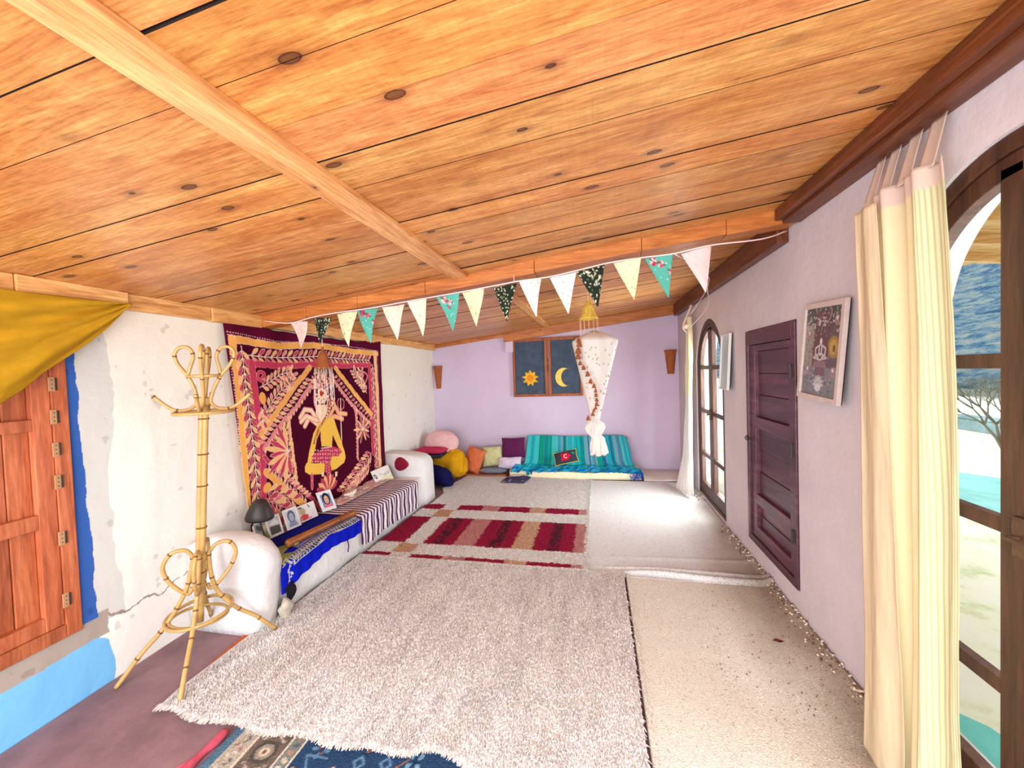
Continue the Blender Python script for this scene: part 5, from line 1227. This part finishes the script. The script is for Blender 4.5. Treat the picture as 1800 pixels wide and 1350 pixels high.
pillow('pillow', 'flat slate grey pillow on the wooden board below the olive cushion', 'pillow', (-1.62, 5.97, .085), (.46, .24, .09), 1.35, 0, .05, (116, 118, 132), 2.6, .14, 10)

# daybed: cream foam mattress with a folded back under a teal striped throw
def daybed():
    root = thing('daybed', (-.4, 6.05, 0), 'low foam floor daybed with upright back against the lilac wall', 'daybed')
    mb = MB(); N = 30; vs = []
    for k in range(N + 1):
        x = -1.36 + 1.94 * k / N; yf = 5.92 - .045 * k / N - .05 * math.sin(math.pi * k / N); sag = .006 * math.sin(k * .6)
        vs += [(x, yf, .006), (x, yf - .012, .03), (x, yf - .012, .085 + sag), (x, yf + .01, .105 + sag), (x, 6.34, .11), (x, 6.34, .006)]
    fs = [(k * 6 + j, (k + 1) * 6 + j, (k + 1) * 6 + (j + 1) % 6, k * 6 + (j + 1) % 6) for k in range(N) for j in range(6)] + [tuple(range(6)), tuple(N * 6 + j for j in range(5, -1, -1))]
    mb.add(vs, fs); mb.build('mattress', plain('cream_foam', (240, 234, 200), .95, .04, 10, .2, 60), root, True, bevel=.008)
    mb = MB(); mb.add([(-1.10, 6.12, .11), (.40, 6.12, .11), (.40, 6.34, .11), (-1.10, 6.34, .11), (-1.08, 6.26, .55), (.36, 6.26, .55), (.36, 6.36, .55), (-1.08, 6.36, .55)], [(0, 1, 2, 3)[::-1], (4, 5, 6, 7), (0, 1, 5, 4), (1, 2, 6, 5), (2, 3, 7, 6), (3, 0, 4, 7)])
    mb.build('backrest', plain('grey_foam', (150, 150, 150), .95), root, True, bevel=.03)
daybed()
def throw():
    cv = Cv(0, 1.9, 0, 1, .006, (22, 150, 156)); R = random.Random(3); x = 0
    pal = [(16, 140, 140), (30, 176, 184), (70, 130, 160), (20, 120, 120), (40, 160, 180), (110, 160, 176), (18, 150, 130), (60, 190, 190), (36, 104, 150)]
    while x < 1.9:
        w = R.choice([.012, .02, .03, .05, .07]); cv.poly([(x, 0), (x + w, 0), (x + w, 1.2), (x, 1.2)], R.choice(pal)); x += w
        if R.random() < .3: cv.poly([(x - .004, 0), (x, 0), (x, 1.2), (x - .004, 1.2)], (150, 190, 196))
    def prof(v):   # v 0 top back -> 1 front hem
        P = np.array([(6.355, .50), (6.34, .575), (6.26, .585), (6.20, .45), (6.13, .24), (6.09, .165), (6.02, .16), (5.93, .135), (5.875, .10)]); t = np.linspace(0, 1, len(P)); return np.interp(v, t, P[:, 0]), np.interp(v, t, P[:, 1])
    def fn(u, v):
        yy, zz = prof(v); xl = np.interp(v, [0, .3, .6, .75, 1], [-1.12, -1.12, -1.16, -1.26, -1.34]); xr = np.interp(v, [0, .3, .6, .8, 1], [.40, .42, .50, .58, .60])
        x = xl + (xr - xl) * u; low = np.clip((v - .58) / .2, 0, 1); cr = fnoise(u * 13, v * 6, 3)
        z = zz + low * (.075 * (cr - .32) + .02 * np.sin(u * 60 + v * 9) * cr) + (1 - low) * .008 * np.sin(u * 9 + v * 3); y = yy - .012 - low * .03 * (fnoise(u * 20 + 4, v * 5) - .5) - (1 - low) * .01 * fnoise(u * 6, v * 3) - .02 * g(u - .80 - .25 * (v - .3), .02) * (1 - low) * (v > .15)
        e = np.clip((u - .96) / .04, 0, 1); z = z - .02 * e; hang = .06 * (cr > .62) * g(v - 1, .12)
        zmin = np.where(y > 5.90, .118, .03); return x, y, np.maximum(z - hang, zmin)
    def col(u, v):
        c = cv.at(u * 1.86, np.clip(v, 0, 1)); low = np.clip((v - .6) / .1, 0, 1)[..., None]; alt = np.array((18, 140, 176)) * (.8 + .5 * fnoise(u * 18, v * 10))[..., None]; c = c * (1 - low * .6) + alt * low * .6
        k = (np.abs(np.sin(u * 46 + v * 22)) > .93)[..., None] & (v[..., None] > .85); return np.where(k, np.array((30, 60, 190)), c)
    o = sheet('teal_throw', fn, 330, 110, M_CLOTH, None, col, .006, offset=1); tag(o, 'teal and blue striped throw covering the back of the daybed and crumpled on its seat', 'throw')
    mb = MB(); R = random.Random(8)
    for k in range(40):
        x = .46 + R.uniform(-.05, .13); y0 = 5.86 + R.uniform(-.01, .02); z0 = .10 + R.uniform(-.02, .03); mb.tube([(x, y0, z0), (x + R.uniform(-.02, .02), y0 - .015, z0 - .04), (x + R.uniform(-.03, .03), y0 - .02, z0 - .075)], .003, 4)
    f = mb.build('fringe', plain('fringe_blue', (30, 70, 190), .9), o, True)
throw()
# dark cushion with red patch on the daybed
def flag_cushion():
    root, R3, c = pillow('cushion', 'small dark cushion with yellow edging and a red patch bearing a white C, lying tilted on the teal throw', 'cushion', (-.50, 5.985, .30), (.36, .20, .09), -.55, -.22, .06, (58, 60, 70), 3.0, .05, 11, piping=plain('yellow_piping', (206, 196, 84), .8))
    root['label'] = 'small dark cushion with yellow edging and a red patch, tilted on the teal throw'
    def W(x, z, d=.046): return tuple(R3 @ np.array([x, -d, z]) + c)
    mb = MB(); pts = [(-.075, -.055), (-.055, .01), (-.07, .05), (-.02, .048), (.02, .062), (.05, .03), (.085, .005), (.05, -.03), (.03, -.065), (-.02, -.052)]
    n = len(pts); mb.add([W(x, z) for x, z in pts] + [W(x, z, .030) for x, z in pts] + [W(0, 0, .050)], [(k, (k + 1) % n, 2 * n) for k in range(n)] + [(k, n + k, n + (k + 1) % n, (k + 1) % n) for k in range(n)]); mb.build('red_patch', plain('red_patch', (206, 20, 60), .9), root)
    mb = MB(); mb.tube([W(.004 + .024 * math.cos(t), .0 + .026 * math.sin(t), .052) for t in np.linspace(.8, 5.5, 16)], .0055, 6); mb.build('letter', plain('white_thread', (240, 225, 225), .8), root, True)
    mb = MB(); mb.ball(tuple(W(.12, .03, .040)), (.03, .006, .022)); mb.build('green_patch', plain('green_patch', (40, 120, 100), .9), root, True)
flag_cushion()
# flat patterned seat pad on the rug
cv = Cv(0, 1, 0, 1, .02, (62, 60, 84)); R_ = random.Random(5)
for k in range(40): cv.ell(R_.random(), R_.random(), .06, .04, R_.uniform(0, 3), R_.choice([(96, 40, 80), (130, 130, 150), (50, 56, 90), (84, 84, 104)]))
cv.ell(.45, .62, .25, .16, .2, (226, 226, 236)); cv.ell(.22, .52, .08, .08, 0, (210, 210, 222))
o = sheet('seat_cushion', lambda u, v: (-1.40 + .34 * u + .05 * v, 5.52 + .30 * v - .0 * u, .028 + .055 * (np.sin(math.pi * u) * np.sin(math.pi * v)).clip(0) ** .35), 40, 40, M_CLOTH, None, lambda u, v: cv.at(u, v), .004)
tag(o, 'flat dark patterned cushion lying on the rug in front of the daybed', 'cushion')

# ================================================================== PICTURES ON THE RIGHT WALL
def picture(name, ya, yb, z0, z1, tilt, label, cvp, fw, fmat, top_off=.03, bot_off=.012):
    """ya: far edge, yb: near edge; leans forward by tilt at one end"""
    root = thing(name, (XR - .02, (ya + yb) / 2, (z0 + z1) / 2), label, 'picture')
    w, h = ya - yb, z1 - z0; M_ = Matrix.Translation((XR - .006, (ya + yb) / 2, z0)) @ Matrix.Rotation(tilt, 4, 'X') @ Matrix.Rotation(-.0, 4, 'Y') @ Matrix(((1, 0, 0, 0), (0, 1, 0, 0), (0, 0, 1, 0), (0, 0, 0, 1)))
    M_ = Matrix.Translation((XR - bot_off, (ya + yb) / 2, z0)) @ Matrix.Rotation(-math.atan2(top_off - bot_off, h), 4, 'Y') @ Matrix.Rotation(tilt, 4, 'X')
    mb = MB(); d = .022
    mb.box(-d, 0, -w / 2, -w / 2 + fw, 0, h, 0, M_); mb.box(-d, 0, w / 2 - fw, w / 2, 0, h, 0, M_); mb.box(-d, 0, -w / 2 + fw, w / 2 - fw, 0, fw, 0, M_); mb.box(-d, 0, -w / 2 + fw, w / 2 - fw, h - fw, h, 0, M_); mb.build('frame', fmat, root, bevel=.002)
    mb = MB(); mb.box(-.003, .004, -w / 2 + .002, w / 2 - .002, .002, h - .002, 0, M_); mb.build('backing', M_DARK, root)
    def fn(u, v):
        P = [M_ @ Vector((-.010, a, b)) for a, b in ((w / 2 - fw, fw), (-w / 2 + fw, fw), (-w / 2 + fw, h - fw), (w / 2 - fw, h - fw))]
        return tuple((P[0][k] * (1 - u) + P[1][k] * u) * (1 - v) + (P[3][k] * (1 - u) + P[2][k] * u) * v for k in range(3))
    sheet('print', fn, 100, 140, attr_mat(name + '_print', .35, 0, 1, .5), root, lambda u, v: cvp.at(u, v * 1.3))
    return root
def thangka():
    cv = Cv(0, 1, 0, 1.3, .008, (92, 78, 86)); R = random.Random(4)
    cv.poly([(0, 0), (1, 0), (1, .42), (0, .42)], (118, 118, 124)); cv.poly([(0, .42), (.26, .42), (.28, 1.2), (0, 1.2)], (140, 134, 124)); cv.poly([(0, 1.05), (1, 1.05), (1, 1.3), (0, 1.3)], (70, 78, 76)); cv.poly([(.28, .45), (.72, .45), (.72, 1.25), (.28, 1.25)], (96, 66, 78))
    for k in range(420):
        x, y = R.random(), R.random() * 1.3; c = R.choice([(150, 140, 140), (64, 56, 66), (176, 170, 166), (110, 84, 92), (90, 104, 100)]); cv.ell(x, y, R.uniform(.008, .03), R.uniform(.005, .014), R.uniform(0, 3), c)
    cv.ell(.82, .72, .15, .16, 0, (150, 120, 52)); cv.ell(.82, .72, .10, .11, 0, (176, 146, 74)); cv.ell(.84, .7, .04, .05, 0, (110, 84, 44))
    cv.ell(.48, .66, .22, .24, 0, (96, 62, 72)); cv.ell(.48, .80, .035, .05, 0, (214, 206, 200)); cv.ell(.48, .69, .05, .10, 0, (206, 196, 192)); cv.ell(.48, .69, .02, .07, 0, (96, 70, 80))
    for s in (-1, 1): cv.line([(.48 + s * .05, .74), (.48 + s * .14, .70), (.48 + s * .13, .60), (.48 + s * .05, .57)], .03, (196, 186, 184)); cv.line([(.48 + s * .04, .62), (.48 + s * .18, .56), (.48, .53)], .03, (190, 178, 176))
    cv.poly([(.28, .42), (.68, .42), (.62, .52), (.34, .52)], (130, 104, 110)); cv.poly([(.32, .30), (.66, .30), (.62, .42), (.36, .42)], (110, 78, 90))
    for k in range(7): a = math.pi * k / 6; cv.leaf(.48, .16, a, .16, .05, (186, 184, 188), (120, 116, 122))
    cv.ell(.48, .12, .09, .06, 0, (200, 200, 200))
    for x, y in ((.14, .36), (.85, .36), (.12, .9), (.86, 1.1)): cv.ell(x, y, .06, .08, 0, (150, 120, 128)); cv.ell(x, y + .03, .025, .03, 0, (210, 204, 200))
    for x in (.4, .56): cv.ell(x, 1.08, .03, .05, 0, (186, 180, 182))
    for k_ in range(60): cv.ell(.04 + .92 * R.random(), 1.0 + .28 * R.random(), .022, .012, R.uniform(0, 3), R.choice([(190, 192, 186), (60, 66, 66), (150, 150, 146)]))
    return cv
picture('framed_picture', 2.615, 2.215, 1.395, 1.915, .06, 'framed devotional picture in muted purple-grey colours with a pale wooden frame, near the long curtain', thangka(), .028, plain('pale_frame', (196, 178, 172), .6, .08, 20), .020, .050)
cv = Cv(0, 1, 0, 1.3, .01, (196, 206, 204)); cv.poly([(.1, .1), (.9, .1), (.9, 1.2), (.1, 1.2)], (184, 198, 198)); cv.ell(.5, .7, .25, .3, 0, (170, 188, 190))
picture('framed_picture', 4.155, 3.905, 1.375, 1.890, .0, 'small narrow framed pale grey picture between the far arched door and the purple door', cv, .015, plain('white_frame', (222, 222, 218), .6, .04, 20), .016, .045)
bpy.context.scene.objects['framed_picture']['label'] = 'framed devotional picture in muted purple-grey, between the purple door and the long curtain'

# ================================================================== CURTAINS
def near_curtain():
    root = thing('curtain', (1.08, 1.75, 2.36), 'long cream tab-top curtain hanging in front of the near arched door', 'curtain')
    m = attr_mat('curtain_cotton', .9, .15, 400, .1, .001, .32, 12, .04)
    def col(u, v):
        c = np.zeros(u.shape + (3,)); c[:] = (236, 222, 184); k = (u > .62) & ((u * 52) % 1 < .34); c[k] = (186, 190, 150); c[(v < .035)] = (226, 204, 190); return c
    def fn(u, v):     # u 0 far edge -> 1 near edge, v 0 top -> 1 floor
        yt = 1.895 - .365 * u; yb = 1.80 - .385 * u; y = yt + (yb - yt) * v ** .8; z = 2.24 + .0 * u - v * 2.20; top = .03 * (1 - v)
        x = 1.075 + .020 * np.sin(u * 15 + .6 + .8 * v) + .012 * np.sin(u * 31 + 2 * v) + .012 * fnoise(u * 5, v * 4) - .05 * v ** 2 + .02 * fnoise(u * 12, v * 14) * np.clip(v - .8, 0, 1) * 4
        return x, y, z
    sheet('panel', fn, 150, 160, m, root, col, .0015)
    def fn2(u, v):
        yt = 1.915 - .13 * u; yb = 1.825 - .22 * u; y = yt + (yb - yt) * v; z = 2.20 - v * 2.16; x = 1.035 + .012 * np.sin(u * 6 + 1 + v) - .035 * v ** 2 + .010 * fnoise(u * 4, v * 6) + .012 * np.sin(math.pi * u) ; return x, y, z
    sheet('front_fold', fn2, 50, 140, m, root, lambda u, v: np.zeros(u.shape + (3,)) + np.array((234, 216, 182)), .0015)
    for k, (yc, w) in enumerate(((1.872, .055), (1.79, .060), (1.69, .066), (1.59, .070))):
        def ft(u, v): return 1.08 + .004 * np.sin(u * 3) + .085 * v, yc + .062 * v + .014 - w * (u - .5) * (1 - .12 * v), 2.225 + .20 * v
        sheet('tab', ft, 8, 12, m, root, lambda u, v: np.zeros(u.shape + (3,)) + np.array((232, 212, 198)), .002)
near_curtain()
def far_curtain():
    root = thing('curtain', (1.08, 5.3, 2.3), 'white curtain gathered to one side of the far arched door and trailing on the floor', 'curtain')
    m = attr_mat('far_curtain_cotton', .9, .15, 300, .1, .001, .4, 12, .03)
    def fn(u, v):
        z = 2.22 - v * 2.19; c = np.interp(v, [0, .1, .5, .8, 1], [5.32, 5.30, 5.34, 5.34, 5.28]); w = np.interp(v, [0, .1, .25, .5, .75, .92, 1], [.12, .15, .20, .15, .22, .36, .50]); y = c + w * (u - .5)
        out = np.interp(v, [0, .5, .8, 1], [.0, .02, .06, .16]); x = 1.12 - out * (.4 + u * .6) + .022 * np.sin(u * 34 + v * 7) + .008 * fnoise(u * 8, v * 9); return x, y, np.maximum(z, .035 + .02 * np.sin(u * 30))
    sheet('panel', fn, 130, 110, m, root, lambda u, v: np.where((v < .45)[..., None], np.array((250, 242, 206)), np.array((246, 242, 238))) + 0 * u[..., None], .002)
    mb = MB(); mb.tube(smooth_path([(1.10, 5.30, 2.02), (1.06, 5.33, 2.10), (1.12, 5.32, 2.26), (1.16, 5.31, 2.37)], 5), .012, 8); mb.ball((1.09, 5.30, 2.10), (.04, .05, .035)); mb.build('knot', plain('pale_knot', (240, 214, 206), .9), root, True)
far_curtain()
